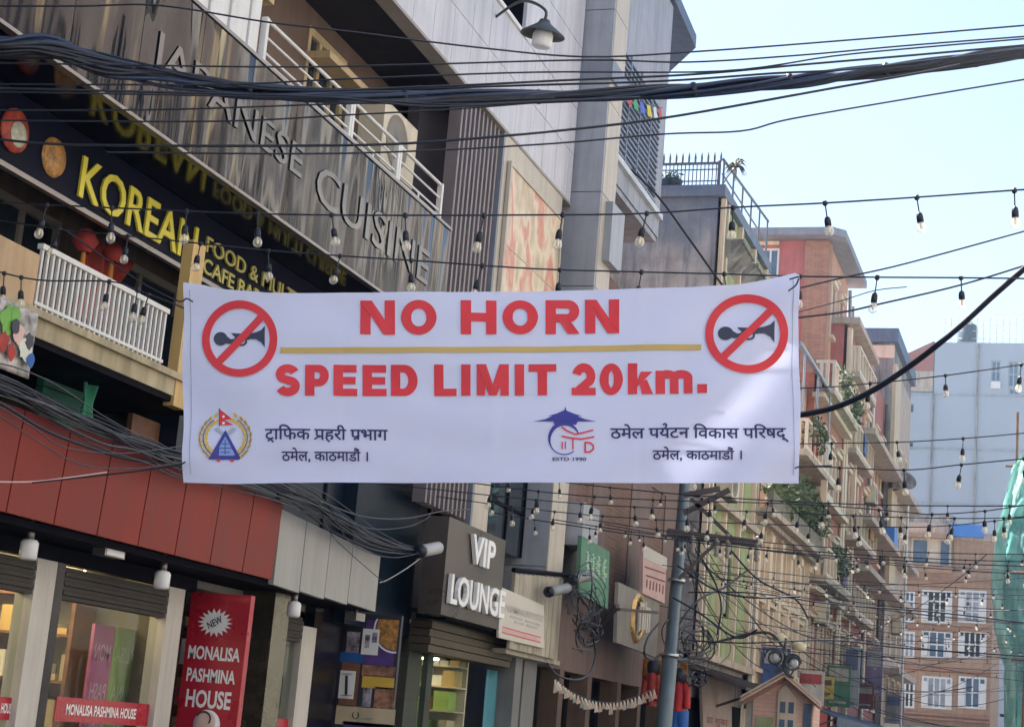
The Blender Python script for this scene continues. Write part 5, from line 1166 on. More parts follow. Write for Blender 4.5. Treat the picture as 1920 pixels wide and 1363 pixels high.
# police crest: wreath, double pennant, triangle
mb = MB()
for s in (-1, 1):
    for k in range(9):
        a = R(-58+118*k/8); cx, cy = 424+s*41*math.cos(a), 822-40*math.sin(a); t = math.atan2(math.cos(a), s*-math.sin(a))
        for e in (-1, 1):
            q = a+e*.55; ux, uy = s*-math.sin(a)+e*.5*s*math.cos(a), -(math.cos(a))-e*.5*math.sin(a); l = math.hypot(ux, uy); ux, uy = ux/l, uy/l
            px, py = cx+s*e*2.6*math.cos(a), cy-e*2.6*math.sin(a)
            fillp(mb, [(px, py), (px+ux*6-uy*3.6, py+uy*6+ux*3.6), (px+ux*13, py+uy*13), (px+ux*6+uy*3.6, py+uy*6-ux*3.6)], .0062+.0002*(k % 3), 1)
cr = mb.build('crest', m_bgold, cl)
mb = MB()
for s in (-1, 1): stroke(mb, [(424+s*41*math.cos(R(a)), 822-40*math.sin(R(a))) for a in range(-62, 66, 8)], 1.6, .0072)
for s in (-1, 1): stroke(mb, [(424+s*47.5*math.cos(R(a)), 822-46*math.sin(R(a))) for a in range(-50, 62, 8)], 1.2, .0070)
mb.build('wreath_stem', m_bslate, cr)
mb = MB(); fillp(mb, [(413, 768), (437, 787), (413, 789)], .0064, 2); fillp(mb, [(413, 783), (439, 798), (413, 798)], .0068, 2); mb.build('pennant', m_bred, cr)
mb = MB(); stroke(mb, [(412.3, 766), (412.3, 800)], 1.8, .0072); mb.build('flag_edge', m_bblue, cr)
mb = MB(); fillp(mb, ell(420, 782, 2.5, 2.5, 10), .0076, 1); fillp(mb, ell(420, 794, 3, 2.5, 10), .0076, 1); mb.build('flag_mark', m_print, cr)
mb = MB(); fillp(mb, [(402, 806), (410, 802), (426, 815), (422, 820)], .0062, 1); fillp(mb, [(445, 806), (437, 802), (421, 815), (425, 820)], .0066, 1); mb.build('crossed_blades', m_bgrey, cr)
mb = MB(); stroke(mb, [(424, 813), (448, 858), (400, 858)], 6, .0078, True); stroke(mb, [(394, 861), (451, 861)], 5, .0084); fillp(mb, [(403, 846), (413, 838), (413, 856), (403, 856)], .0082, 1); mb.build('triangle', m_bblue, cr)
mb = MB(); fillp(mb, [(424, 818), (444, 856), (404, 856)], .0072, 3); mb.build('triangle_field', mat('banner_pale_blue', (.25, .38, .75), .6), cr)
mb = MB()
for q in ([(424, 826), (424, 856)], [(413, 842), (436, 842)], [(416, 850), (433, 850)], [(418, 834), (430, 834)]): stroke(mb, q, 1.6, .0086)
mb.build('triangle_lines', m_bblue, cr)
mb = MB(); fillp(mb, ell(412, 865, 3.5, 3, 10), .0086, 1); fillp(mb, ell(437, 865, 3.5, 3, 10), .0086, 1); each(mb, 'crest_feet', m_bred, cr)
# tourism emblem: tiered roof over a ring
mb = MB()
fillp(mb, [(1060, 762), (1062, 770), (1070, 775), (1050, 775), (1058, 770)], .0066, 1)
fillp(mb, [(1059, 769), (1076, 776), (1092, 781), (1027, 781), (1044, 776)], .0062, 2); fillp(mb, [(1040, 779), (1078, 779), (1098, 787), (1118, 791), (1086, 791), (1034, 791), (1000, 791), (1022, 787)], .0064, 2)
fillp(mb, [(1036, 789), (1084, 789), (1080, 797), (1040, 797)], .0068, 2)
aa = arc(1058, 824, 28, 29, 22, 310, 40); stroke(mb, aa, [2+5*math.sin(math.pi*min(1, k/26)) for k in range(41)], .0072, False, 30)
em = mb.build('emblem', m_bblue, cl)
mb = MB(); stroke(mb, [(1053, 801), (1062, 808), (1078, 815), (1094, 812), (1112, 807)], 3, .0076, False, 5); stroke(mb, [(1053, 818), (1070, 822), (1090, 824), (1114, 820)], 3.2, .0078, False, 5)
for x in (1054, 1060): stroke(mb, [(x, 828), (x, 843)], 2.2, .0076)
stroke(mb, [(1074, 823), (1074, 844)], 2.6, .0074); stroke(mb, [(1097, 830), (1097, 849)], 3.4, .0078); stroke(mb, [(1096, 830), (1106, 831), (1112, 836), (1112, 843), (1106, 848), (1096, 848.5)], 3.2, .008)
mb.build('emblem_gate', m_bred, em)
mb = MB(); V, F = glyphs('ESTD 1990', .02); lo, hi = V.min(0), V.max(0); mb.add([ban(1036+63*(a-lo[0])/(hi[0]-lo[0]), 865-7*(b-lo[1])/(hi[1]-lo[1]), .0062) for a, b in V], F); mb.build('lettering', m_bink, em)
# hems, eyelets and ties
mb = MB()
for x in (358, 1484): stroke(mb, [(x, ty(x)+12), (x+(1 if x < 900 else 4), 890)], 1.6, .004)
each(mb, 'hem_seam', m_bgrey, cl)
def tie(pts, k, r=.006):
    return [dep(x, y, k) for x, y in pts]
mb = MB(); 
for q in ([(362, 566), (350, 560), (330, 563), (250, 520), (120, 430)], [(348, 866), (330, 872), (250, 884), (60, 905)], [(1480, 524), (1494, 520), (1506, 518)], [(1478, 546), (1492, 535), (1498, 522)], [(1490, 878), (1502, 875), (1560, 873)]):
    mb.tube(crom([dep(x, y, k0-.06) for x, y in q]), .005, 5)
each(mb, 'tie_cord', m_cable, bt)

# ------------------------------------------------------------------ festoon lights
pr_s = MB(); pr_s.mi = 0; pr_s.tube([(0, 0, .012), (0, 0, -.11)], .0045, 5); pr_s.lathe((0, 0, 0), [(.001, .014), (.014, .012), (.016, -.012), (.006, -.02)], 8); pr_s.lathe((0, 0, -.105), [(.006, .01), (.017, 0), (.021, -.02), (.021, -.055), (.001, -.056)], 10)
pr_b = MB(); pr_b.lathe((0, 0, -.16), [(.014, .004), (.017, -.004), (.0285, -.024), (.031, -.038), (.026, -.056), (.012, -.066), (.001, -.068)], 14)
pr_c = MB(); pr_c.lathe((0, 0, -.162), [(.008, 0), (.006, -.012), (.009, -.02), (.008, -.04), (.001, -.044)], 8)
PROTO = {}
def bulbs(par, pts, i0=0):
    sc_ = 1.0 if i0 < 20 else .82
    for k, p in enumerate(pts):
        g = random.Random(i0*100+k); rot = (g.uniform(-.2, .2), g.uniform(-.2, .2), g.uniform(0, 6)); zl = g.uniform(.88, 1.12)
        for nm, pm, m in (('socket', pr_s, m_cable), ('bulb', pr_b, g_bulb)):
            if nm not in PROTO:
                o = pm.build(nm, m, None, A(0, 0, 0)); PROTO[nm] = o
            else: o = PROTO[nm].copy(); COL.objects.link(o)
            o.parent = par; o.location = Vector((p-A(*par['_w'])).tolist()); o.rotation_euler = rot; o.scale = (sc_, sc_, sc_*zl)
            if nm == 'bulb':
                if 'core' not in PROTO: c = pr_c.build('bulb_core', m_fil, None, A(0, 0, 0)); PROTO['core'] = c
                else: c = PROTO['core'].copy(); COL.objects.link(c)
                c.parent = o; c.location = (0, 0, 0)
GRP = 'festoon light strings over the street'
def festoon_px(lab, pts, xs, k0_, k1_, idx):
    x0, x1 = pts[0][0], pts[-1][0]; kk = lambda x: k0_+(k1_-k0_)*(x-x0)/(x1-x0)
    line = crom([A(x, y, 0) for x, y in pts], 6); w = [dep(q[0], q[1], kk(q[0])) for q in line]
    t = thing('string_lights', w[len(w)//2], lab, 'string lights', GRP)
    mb = MB(); mb.tube(w, .006, 5); mb.build('cable', m_cable, t)
    lx = [q[0] for q in line]; ly = [q[1] for q in line]
    bulbs(t, [dep(x, float(np.interp(x, lx, ly)), kk(x)) for x in xs], idx)
festoon_px('uppermost string of clear bulbs, its right end against the open sky', [(-40, 379), (100, 385), (300, 394), (480, 401), (700, 404), (1060, 403), (1215, 400), (1380, 389), (1547, 381), (1720, 370), (1902, 357), (1990, 352)], [88, 210, 350, 483, 622, 760, 908, 1055, 1213, 1375, 1547, 1719, 1902], 11.6, 10.2, 1)
festoon_px('string of bulbs running just above and behind the banner top edge', [(-40, 408), (100, 428), (330, 452), (503, 470), (640, 480), (780, 489), (1000, 504), (1200, 510), (1360, 514), (1490, 518), (1645, 520), (1801, 521), (1960, 523)], [112, 240, 376, 503, 638, 771, 905, 1050, 1203, 1358, 1500, 1645, 1802], 12.2, 11.2, 2)
festoon_px('short string of bulbs in front of the white balcony railing', [(-40, 500), (70, 525), (205, 528), (260, 545), (350, 580), (420, 612)], [8, 40, 205, 258, 279], 12.0, 12.0, 3)
festoon_px('string with a low bulb in front of the blue grey block, above the tower roofs', [(700, 740), (1100, 738), (1500, 728), (1632, 719), (1773, 704), (1920, 683), (1980, 676)], [1210, 1360, 1500, 1632, 1773, 1915], 16.5, 15, 4)
festoon_px('string level with the banner Devanagari lettering, over the blue grey wall', [(700, 835), (1100, 838), (1500, 832), (1560, 831), (1682, 829), (1806, 822), (1920, 812), (1980, 806)], [1300, 1430, 1560, 1682, 1806, 1925], 19, 17, 5)
festoon_px('string at the height of the banner bottom edge, sagging before the blue grey wall', [(700, 850), (1100, 868), (1500, 874), (1690, 881), (1803, 871), (1920, 860), (1980, 855)], [1310, 1445, 1575, 1695, 1803, 1920], 16.5, 15, 6)
festoon_px('string just above the blue tarpaulin roof line', [(700, 880), (1100, 930), (1500, 945), (1696, 960), (1750, 964), (1845, 958), (1920, 947), (1990, 938)], [925, 1010, 1115, 1225, 1330, 1440, 1545, 1648, 1748, 1847], 17.5, 16, 7)
festoon_px('string crossing at the blue tarpaulin, second below the grey wall', [(700, 905), (1100, 945), (1500, 962), (1696, 970), (1882, 971), (1990, 960)], [930, 1005, 1090, 1190, 1290, 1400, 1500, 1600, 1690, 1790, 1882], 19, 17.5, 8)
festoon_px('string crossing just under the blue tarpaulin', [(700, 915), (1100, 965), (1500, 985), (1698, 988), (1781, 985), (1860, 977), (1990, 962)], [960, 1040, 1130, 1230, 1330, 1430, 1520, 1610, 1700, 1781, 1865], 20, 18.5, 9)
orde = ('first', 'second', 'third', 'fourth', 'fifth', 'sixth', 'seventh', 'eighth', 'ninth', 'tenth', 'eleventh')
g = np.random.default_rng(31)
for k, (Y, y1750) in enumerate(((20.5, 1029), (22.5, 1037), (26, 1060), (28.5, 1096), (32, 1125), (36, 1152), (40, 1172), (44.5, 1192), (49, 1215), (54, 1235), (60, 1262))):
    z = ony(1750, y1750, Y)[2]; dy = (.8, -.5, .6, -.9, .4)[k % 5]; xr = 3.8 if Y < 47 else -1.9
    P0, P1 = A(-6.95, Y-dy*.5, z+.16+.1*(k % 3)), A(xr, Y+dy, z+.25); n = 9 if Y < 47 else 6
    pts = [P0+(P1-P0)*i/16-A(0, 0, .34*4*(i/16)*(1-i/16)*(1 if Y < 47 else .5)) for i in range(17)]
    t = thing('string_lights', (P0+P1)/2, orde[k]+' string of bulbs beyond the street pole, counted away from the camera', 'string lights', GRP)
    mb = MB(); mb.tube(pts, .007, 4); mb.build('cable', m_cable, t); nb = int((xr+6.95)/.62); bp = []
    for i in range(1, nb):
        s = (i+.16*g.normal())/nb
        x = P0+(P1-P0)*s-A(0, 0, .34*4*s*(1-s)*(1 if Y < 47 else .5))
        if x[0] < .6: bp.append(x)
    bulbs(t, bp, 20+k)

for k, (Y, z) in enumerate(((18.5, 4.55), (24.2, 4.75), (30.2, 4.9), (34, 5.1), (38, 5.0), (42.2, 5.2), (47, 5.1))):
    P0, P1 = A(-6.95, Y+.5, z+.1), A(3.8, Y-.6, z+.2); pts = [P0+(P1-P0)*i/16-A(0, 0, 1.5*(i/16)*(1-i/16)) for i in range(17)]
    t = thing('string_lights', (P0+P1)/2, 'lower sagging string of bulbs slung between the regular strings, '+orde[k]+' counted away from the camera', 'string lights', GRP)
    mb = MB(); mb.tube(pts, .007, 4); mb.build('cable', m_cable, t); bulbs(t, [x for x in (P0+(P1-P0)*i/17-A(0, 0, 1.5*(i/17)*(1-i/17)) for i in range(1, 17)) if x[0] < .4], 40+k)
g = np.random.default_rng(21)
for k in range(22):
    Y = 22+36*g.random(); z = 3.6+2.4*g.random(); P0 = A(-6.9, Y, z); P1 = A(3.5 if Y < 46 else -1.8, Y+6*g.normal(), z+.8*g.normal()); sg = .2+.5*g.random()
    mb = MB(); mb.tube([P0+(P1-P0)*i/14-A(0, 0, 4*sg*(i/14)*(1-i/14)) for i in range(15)], .006+.006*g.random(), 4)
    tag(mb.build('street_wire', m_cable), 'thin black wire in the web strung across the street beyond the pole', 'wire', 'web of wires beyond the street pole')
for k in range(10):
    Y = 27+3*k; z = 3.4+2*g.random(); P0 = A(-6.0, 27.3, 5.3-.25*(k % 4)); P1 = A(-6.9, 31+4.2*k, 3.2+2.6*g.random()); sg = .3+.5*g.random()
    mb = MB(); mb.tube([P0+(P1-P0)*i/14-A(0, 0, 4*sg*(i/14)*(1-i/14)) for i in range(15)], .007+.008*g.random(), 4)
    tag(mb.build('service_wire', m_cable), 'black service wire running from the street pole along the house fronts', 'wire', 'service wires fanning out from the street pole')

# ------------------------------------------------------------------ overhead cables
def cable(lab, pts, k0_, k1_, r, m=None, name='overhead_cable', n=6):
    x0, x1 = pts[0][0], pts[-1][0]; w = [dep(q[0], q[1], k0_+(k1_-k0_)*(q[0]-x0)/(x1-x0)) for q in crom([A(x, y, 0) for x, y in pts], n)]
    mb = MB(); mb.tube(w, r, 6); return tag(mb.build(name, m or m_cable), lab, 'cable')
main = [(-60, 82), (0, 86), (60, 86), (110, 96), (200, 128), (300, 146), (400, 163), (520, 175), (700, 180), (900, 183), (1100, 181), (1240, 173), (1400, 160), (1520, 147), (1640, 133), (1740, 125), (1850, 110), (1990, 92)]
t = thing('cable_bundle', dep(960, 182, 12.5), 'thick twisted bundle of black power cables sweeping across the upper picture', 'cable bundle'); g = np.random.default_rng(2)
for j in range(13):
    ph, am = g.random()*6.28, .35+.65*g.random(); q = []
    for x, y in main:
        loose = 1.0 if x > 560 else 1.0+.5*min(1, (560-x)/300)
        q.append(A(x, y+am*loose*(12*math.sin(x*.0075+ph)+3*math.sin(x*.03+ph*2)), 11.0+1.6*min(1, max(0, x/1000))+.05*math.cos(x*.0075+ph)))
    mb = MB(); mb.tube([dep(*p) for p in crom(q, 5)], .008+.012*g.random(), 6); mb.build('strand', m_bluec if j % 2 else m_cable, t)
mb = MB()
for x in (250, 470, 760, 1010, 1300, 1480, 1660, 1830):
    y = float(np.interp(x, [p[0] for p in main], [p[1] for p in main])); k_ = 11.0+1.6*min(1, x/1000); c = dep(x, y, k_); d_ = dep(x+20, float(np.interp(x+20, [p[0] for p in main], [p[1] for p in main])), k_)-c
    mb.lathe(c, [(.048, -.02), (.056, -.01), (.056, .01), (.048, .02)], 12, d_)
each(mb, 'tape_wrap', m_cable, t)
wires = [
 ('thin wire arching from the upper left corner over the clad storey to the sky', [(-40, 12), (150, 12), (300, 11), (500, 42), (640, 58), (900, 90), (1100, 107), (1310, 97), (1600, 75), (1960, 45)], .006),
 ('thin black wire, second topmost against the sky on the right', [(-40, 118), (500, 126), (760, 122), (1100, 113), (1290, 117), (1500, 104), (1700, 86), (1960, 66)], .006),
 ('thin wire rising under the second topmost sky wire', [(-40, 158), (400, 159), (640, 149), (1000, 136), (1350, 134), (1560, 106), (1700, 92), (1960, 70)], .006),
 ('wire running close above the thick cable bundle', [(-40, 108), (200, 116), (500, 168), (800, 163), (1080, 150), (1300, 140), (1500, 122), (1700, 105), (1960, 82)], .008),
 ('wire touching the top side of the thick cable bundle', [(-40, 92), (130, 90), (260, 118), (460, 160), (700, 168), (1000, 160), (1250, 152), (1450, 138), (1620, 128), (1960, 88)], .008),
 ('wire level with the red dish picture, first under the bundle', [(-40, 165), (200, 171), (600, 182), (800, 200), (1000, 192), (1200, 183)], .008),
 ('wire second under the bundle on the left', [(-40, 172), (300, 178), (640, 186), (860, 196), (1080, 186)], .006),
 ('wire third under the bundle, across the steel letters', [(-40, 207), (300, 206), (640, 195), (860, 190), (1040, 184)], .006),
 ('wire fourth under the bundle, across the lower steel letters', [(-40, 226), (400, 228), (650, 216), (850, 205), (1020, 192)], .006),
 ('long wire crossing over the KOREAN sign and rising beyond the column', [(-40, 258), (150, 272), (640, 273), (850, 263), (1100, 240), (1280, 216), (1560, 166), (1720, 138), (1800, 122)], .009),
 ('lower thin wire kinking in the open sky right of the roof fence', [(200, 286), (640, 288), (1000, 272), (1240, 252), (1390, 246), (1480, 224), (1700, 186), (1960, 143)], .006),
 ('thin wire rising past the brick tower roof', [(1480, 545), (1580, 521), (1700, 494), (1960, 423)], .006),
 ('wire rising below the tower window to the right edge', [(1495, 596), (1582, 585), (1650, 570), (1803, 534), (1960, 486)], .007),
 ('faint wire between the brick tower and the banner corner', [(1440, 600), (1570, 566), (1640, 545), (1700, 538)], .004)]
for k, (lab, pts, r) in enumerate(wires): cable(lab, pts, 10.9+.12*(k % 5), 11.6+.12*(k % 5), r)
cable('single thick black cable climbing steeply to the right edge', [(1380, 800), (1460, 784), (1510, 776), (1570, 762), (1640, 730), (1720, 676), (1800, 612), (1870, 548), (1960, 470)], 13, 11.5, .022)
cable('dark cable slanting down over the concrete side wall', [(1170, 305), (1235, 370), (1290, 445), (1345, 522), (1380, 566)], 28, 29, .02)
cable('long thin wire across the street lamps near the bottom', [(1290, 1200), (1400, 1205), (1560, 1200), (1700, 1215), (1960, 1232)], 27, 26, .012)
cable('wire drooping from the net house toward the pole', [(1290, 1110), (1420, 1112), (1560, 1132), (1760, 1148), (1960, 1172)], 29, 27, .012)

# tangled bundle along the shop fascia
t = thing('fascia_cable_bundle', onx(340, 865, -6.85), 'tangle of grey black cables running along the top of the red fascia', 'cable bundle'); g = np.random.default_rng(9)
path = [(-60, 700), (20, 725), (100, 765), (190, 805), (270, 838), (345, 865), (430, 880), (510, 908), (590, 942), (640, 975), (700, 1010), (760, 1028), (806, 1030)]
for j in range(24):
    sp = 19*g.normal(); ph = g.random()*6.28; q = []
    for i, (x, y) in enumerate(path):
        f = min(1, (len(path)-1-i)/5.0); q.append(onx(x+6*g.normal()*f, y+sp*f*(.55+.45*math.sin(i*.8+ph))+5*g.normal()*f, -6.88+.10*g.random()))
    mb = MB(); mb.tube(crom(q, 4), .005+.009*g.random()**2, 5); mb.build('strand', m_cableg if j % 3 else m_cable, t)
for k, (lab, q, r, m) in enumerate((
 ('upper loose wire drooping over the red panels', [(-30, 745), (60, 800), (120, 838), (220, 850), (300, 842), (345, 835)], .005, m_cableg),
 ('lower loose wire looping across the red panels to the banner corner', [(-30, 760), (60, 820), (150, 870), (250, 878), (345, 866)], .005, m_cableg),
 ('whitish wire end lying against the red fascia', [(-20, 903), (60, 903), (130, 895), (200, 885)], .006, mat('pinkish_wire', (.62, .45, .42), .5)),
 ('dark wire sagging below the fascia tangle over the grey panels', [(595, 950), (620, 1000), (660, 1040), (700, 1075), (720, 1092)], .005, m_cableg),
 ('second dark wire sagging over the grey panels', [(630, 970), (650, 1010), (690, 1035), (740, 1045), (790, 1036)], .005, m_cableg),
 ('upper grey wire swinging from the tangle to the fins', [(600, 940), (680, 968), (760, 972), (830, 958), (880, 955)], .008, m_cableg),
 ('second grey wire swinging from the tangle to the fins', [(620, 960), (690, 990), (760, 988), (800, 972), (812, 955)], .006, m_cableg),
 ('thin wire falling from the white joint tube towards the post', [(800, 1036), (770, 1060), (730, 1085), (712, 1092)], .005, m_cablew))):
    mb = MB(); mb.tube(crom([onx(x, y, -6.72) for x, y in q], 6), r, 5); tag(mb.build('loose_wire', m), lab, 'wire')
def joint(px, py, X, dx, lab):
    a, b = onx(px-16, py+3, X), onx(px+18, py-4, X-.0); t = thing('cable_joint', (a+b)/2, lab, 'cable joint')
    d = (b-a)/np.linalg.norm(b-a); L = np.linalg.norm(b-a)
    mb = MB(); mb.lathe(a, [(.001, 0), (.055, .005), (.07, .03), (.07, L-.05), (.05, L-.01), (.001, L)], 14, d); mb.build('tube', mat('joint_grey', (.42, .42, .43), .5) if dx else mat('grey_tube', (.24, .25, .25), .5), t)
    mb = MB(); mb.lathe(a, [(.03, -.08), (.075, -.06), (.075, -.005), (.03, .0)], 12, d); mb.build('collar', m_cable, t)
joint(806, 1030, -6.72, 1, 'white cable joint tube left of the lounge sign'); joint(1047, 1106, -6.6, 0, 'grey cable joint tube above the beige canopy'); joint(1092, 1083, -6.6, 0, 'grey cable joint tube under the green sign')

def tangle(lab, c, rx, ry, X, n, seed, r=.012, X2=.25):
    t = thing('cable_coil', onx(*c, X), lab, 'cable coil'); g = np.random.default_rng(seed)
    for j in range(n):
        a0 = g.random()*6.28; sx, sy_ = rx*(.5+.6*g.random()), ry*(.5+.6*g.random()); ox, oy = rx*.3*g.normal(), ry*.3*g.normal(); q = []
        for k in range(10): a = a0+k*.75; q.append(onx(c[0]+ox+sx*math.cos(a)+4*g.normal(), c[1]+oy+sy_*math.sin(a)+4*g.normal(), X+X2*(g.random()-.5)))
        mb = MB(); mb.tube(crom(q, 5), r*(.6+.6*g.random()), 5); mb.build('loop', m_cable if j % 3 else m_cableg, t)
tangle('coil of black cable hanging under the green sign', (1098, 1130), 26, 48, -6.55, 9, 3, .010)
tangle('knot of cables below the coil at the dark shop bracket', (1105, 1185), 22, 26, -6.55, 6, 4, .010)
tangle('heap of black cables gathered on the metal awning right of the street pole', (1300, 1205), 42, 38, -6.1, 11, 5, .013)
tangle('small cable loop at the foot of the street pole', (1312, 1275), 16, 14, -6.0, 5, 6, .014)
cable('dark cable drooping between the shop posts below the canopy', [(1026, 1243), (1045, 1265), (1080, 1274), (1105, 1262), (1116, 1230), (1113, 1195)], 20, 22, .014)
cable('black cable bowing off the emblem sign', [(1235, 1168), (1215, 1195), (1208, 1225), (1222, 1236), (1240, 1225)], 27, 27.4, .018)
cable('cable arching right from the street pole toward the crossarm', [(1268, 1180), (1290, 1145), (1320, 1118), (1360, 1100), (1400, 1070)], 27, 29, .018)
t = thing('iron_bracket', onx(1120, 1160, -6.6), 'slanting iron strut carrying the coiled cables', 'bracket'); B('strut', m_rust, t, 'bar', onx(1110, 1190, -7.2), onx(1158, 1136, -6.5), .06); B('arm', m_rust, t, 'bar', onx(1160, 1142, -6.5), onx(1232, 1148, -6.5), .05)
# bunting of pale tags
q = crom([onx(x, y, -6.4) for x, y in ((1040, 1272), (1070, 1295), (1110, 1312), (1150, 1316), (1190, 1306), (1232, 1288))], 6)
t = thing('bunting', q[0], 'string of pale little flags hung low between the dark shops', 'bunting'); B('cord', m_cable, t, 'tube', q, .008)
mb = MB(); g = np.random.default_rng(8)
for i in range(0, len(q)-1): p = q[i]; mb.mi = i % 3; w = .035+.02*g.random(); h = .08+.09*g.random(); mb.quad(p+A(.01, -w, -.01), p+A(.01, w, -.01), p+A(.03+.05*g.random(), w*.6+.03*g.normal(), -h), p+A(.0, -w*.5, -h-.02))
each(mb, 'flag', [mat('dusty_flag', (.42, .36, .26), .8), mat('grey_flag', (.5, .48, .45), .8), mat('buff_flag', (.45, .33, .25), .7)], t)
# prayer flags on the barred bay
q = crom([onx(x, y, -6.85) for x, y in ((1152, 150), (1175, 172), (1200, 190), (1225, 200), (1243, 203))], 4)
t = thing('prayer_flags', q[0], 'short line of coloured prayer flags before the barred window bay', 'flags'); B('cord', m_cable, t, 'tube', q, .006)
for i in range(0, len(q)-1, 2):
    p, n_ = q[i], q[i+1]; mb = MB(); mb.quad(p, n_, n_-A(-.05, 0, .22), p-A(-.03, 0, .2)); mb.build('flag', (mat('flag_yellow', (.7, .6, .05), .7), mat('flag_white', (.7, .7, .75), .7), mat('flag_red', (.6, .08, .1), .7), mat('flag_green', (.1, .4, .15), .7), mat('flag_blue', (.1, .15, .6), .7))[(i//2) % 5], t)

# ------------------------------------------------------------------ clutter on the far facades
def projsign(lab, Y, x0, x1, z0, z1, m, m2):
    t = thing('projecting_sign', (x0, Y, z0), lab, 'sign'); B('board', m, t, 'box', x0, x1, Y, Y+.12, z0, z1)
    P = YP(Y); B('band', m2, t, 'pbox', P, x0+.06, x1-.06, z0+(z1-z0)*.62, z1-.08, .002, .012); B('stripe', m2, t, 'pbox', P, x0+.1, x1-.1, z0+.1, z0+.16, .002, .012)
    mb = MB(); mb.bar((-7.0, Y+.06, z1+.04), (x1, Y+.06, z1+.04), .03); mb.bar((-7.0, Y+.06, z1+.35), (x1-.1, Y+.06, z1+.04), .02); mb.build('bracket', m_rust, t)
mc = lambda n, c: mat(n, tuple(v*.7+.03 for v in c), .7, var=.2, streak=.5)
for lab, Y, x0, x1, z0, z1, c1, c2 in (
 ('narrow blue and white hanging sign on the cream pilastered house', 40.5, -6.9, -6.25, 3.1, 4.1, (.06, .14, .42), (.7, .7, .7)),
 ('white and red hanging sign at the end of the cream pilastered house', 46.2, -6.9, -6.2, 3.0, 3.9, (.68, .66, .62), (.5, .05, .05)),
 ('small yellow hanging sign under the brick house balconies', 49.0, -6.9, -6.3, 3.3, 3.9, (.65, .48, .08), (.12, .08, .05)),
 ('green and cream hanging sign under the brick house balconies', 52.0, -6.9, -6.2, 3.2, 4.4, (.08, .28, .16), (.62, .58, .48)),
 ('tall white hanging sign on the house with stacked balconies', 55.5, -6.85, -6.35, 3.3, 5.2, (.66, .66, .68), (.2, .2, .35)),
 ('dark red hanging sign on the house with stacked balconies', 58.6, -6.9, -6.2, 3.4, 4.2, (.32, .04, .05), (.66, .6, .5)),
 ('pale violet hanging sign on the house with stacked balconies', 62.0, -6.9, -6.3, 4.0, 5.6, (.34, .28, .48), (.7, .68, .7)),
 ('grey hanging sign on the weathered concrete house', 67.5, -6.7, -6.0, 3.2, 4.3, (.4, .4, .4), (.12, .2, .4))):
    projsign(lab, Y, x0, x1, z0, z1, mc('sign_%d_%d' % (Y*10, 1), c1), mc('sign_%d_%d' % (Y*10, 2), c2))
def wallair(lab, X, Y, z):
    t = thing('air_conditioner', (X+.2, Y, z), lab, 'air conditioner'); B('case', MATS['aircon_case'], t, 'box', X+.05, X+.38, Y-.4, Y+.4, z, z+.6)
    mb = MB(); mb.lathe((X+.38, Y-.08, z+.3), [(.001, .012), (.05, .012), (.05, .006), (.24, .006), (.26, .014), (.27, 0)], 16, (1, 0, 0)); mb.build('fan_grille', MATS['aircon_grille'], t); B('bracket', m_rust, t, 'box', X, X+.36, Y-.35, Y+.35, z-.04, z-.005)
for a in (('air conditioner on the green house between its pilasters', -7.0, 34.6, 6.7), ('air conditioner low on the cream pilastered house', -6.95, 43.9, 3.0), ('air conditioner on the brick house under its middle balcony', -7.0, 49.5, 5.4), ('upper air conditioner on the house with stacked balconies', -7.0, 61.0, 10.6), ('lower air conditioner on the house with stacked balconies', -7.0, 63.4, 5.4), ('air conditioner on the weathered concrete house', -6.72, 69.0, 6.7)): wallair(*a)
for k, (Y, X, z1, m) in enumerate(((38.93, -6.93, 12.7, m_pole), (47.42, -6.9, 7.0, m_rust), (53.9, -6.93, 12.2, m_trim), (60.9, -6.9, 15.2, m_pole), (65.8, -6.9, 15.2, m_rust))):
    mb = MB(); mb.rod((X, Y, 2.6), (X, Y, z1), .05, 8)
    for z in np.arange(3.2, z1, 1.6): mb.lathe((X, Y, z), [(.065, -.03), (.065, .03)], 8)
    tag(mb.build('drain_pipe', m), ('grey drain pipe at the far edge of the green house', 'rusty drain pipe at the far edge of the cream pilastered house', 'cream drain pipe at the far edge of the brick house', 'grey drain pipe between the stacked balconies', 'rusty drain pipe beside the weathered concrete house')[k], 'drain pipe')
t = thing('shop_canopy', (-6.6, 54, 2.8), 'long dark blue canopy over the shops below the brick houses', 'canopy')
mb = MB(); q = [(-7.0, 47.6, 3.15), (-6.0, 47.6, 2.8), (-6.0, 66, 2.8), (-7.0, 66, 3.15)]; mb.add([A(*p) for p in q]+[A(*p)-A(0, 0, .06) for p in q], [(0, 1, 2, 3), (7, 6, 5, 4), (0, 4, 5, 1), (1, 5, 6, 2), (2, 6, 7, 3), (3, 7, 4, 0)]); mb.box(-6.01, -5.98, 47.6, 66, 2.5, 2.79); mb.build('sheet', m_awn, t)
mb = MB()
for y in np.arange(47.8, 66, 2.2): mb.bar((-7.0, y, 2.3), (-6.05, y, 2.75), .05)
each(mb, 'strut', m_rust, t)
for k, (Y, X, z, w, h, m) in enumerate(((44.0, -6.48, 9.3, 1.1, .7, m_redcl), (46.6, -6.48, 9.3, .8, .9, mc('pale_laundry', (.6, .6, .62))), (56.0, -6.55, 11.6, .9, .8, mc('blue_laundry', (.12, .2, .45))), (58.2, -6.5, 9.1, 1.2, .7, mc('orange_laundry', (.55, .25, .06))), (51.0, -6.43, 6.7, 1.1, .8, mc('violet_laundry', (.3, .2, .4))))):
    cloth('laundry', m, XP(X), Y, Y+w, z-.05, z+h, .03, ('red', 'white', 'blue', 'orange', 'violet')[k]+' laundry cloth hung over a balcony railing down the street', 'laundry', 2.5)
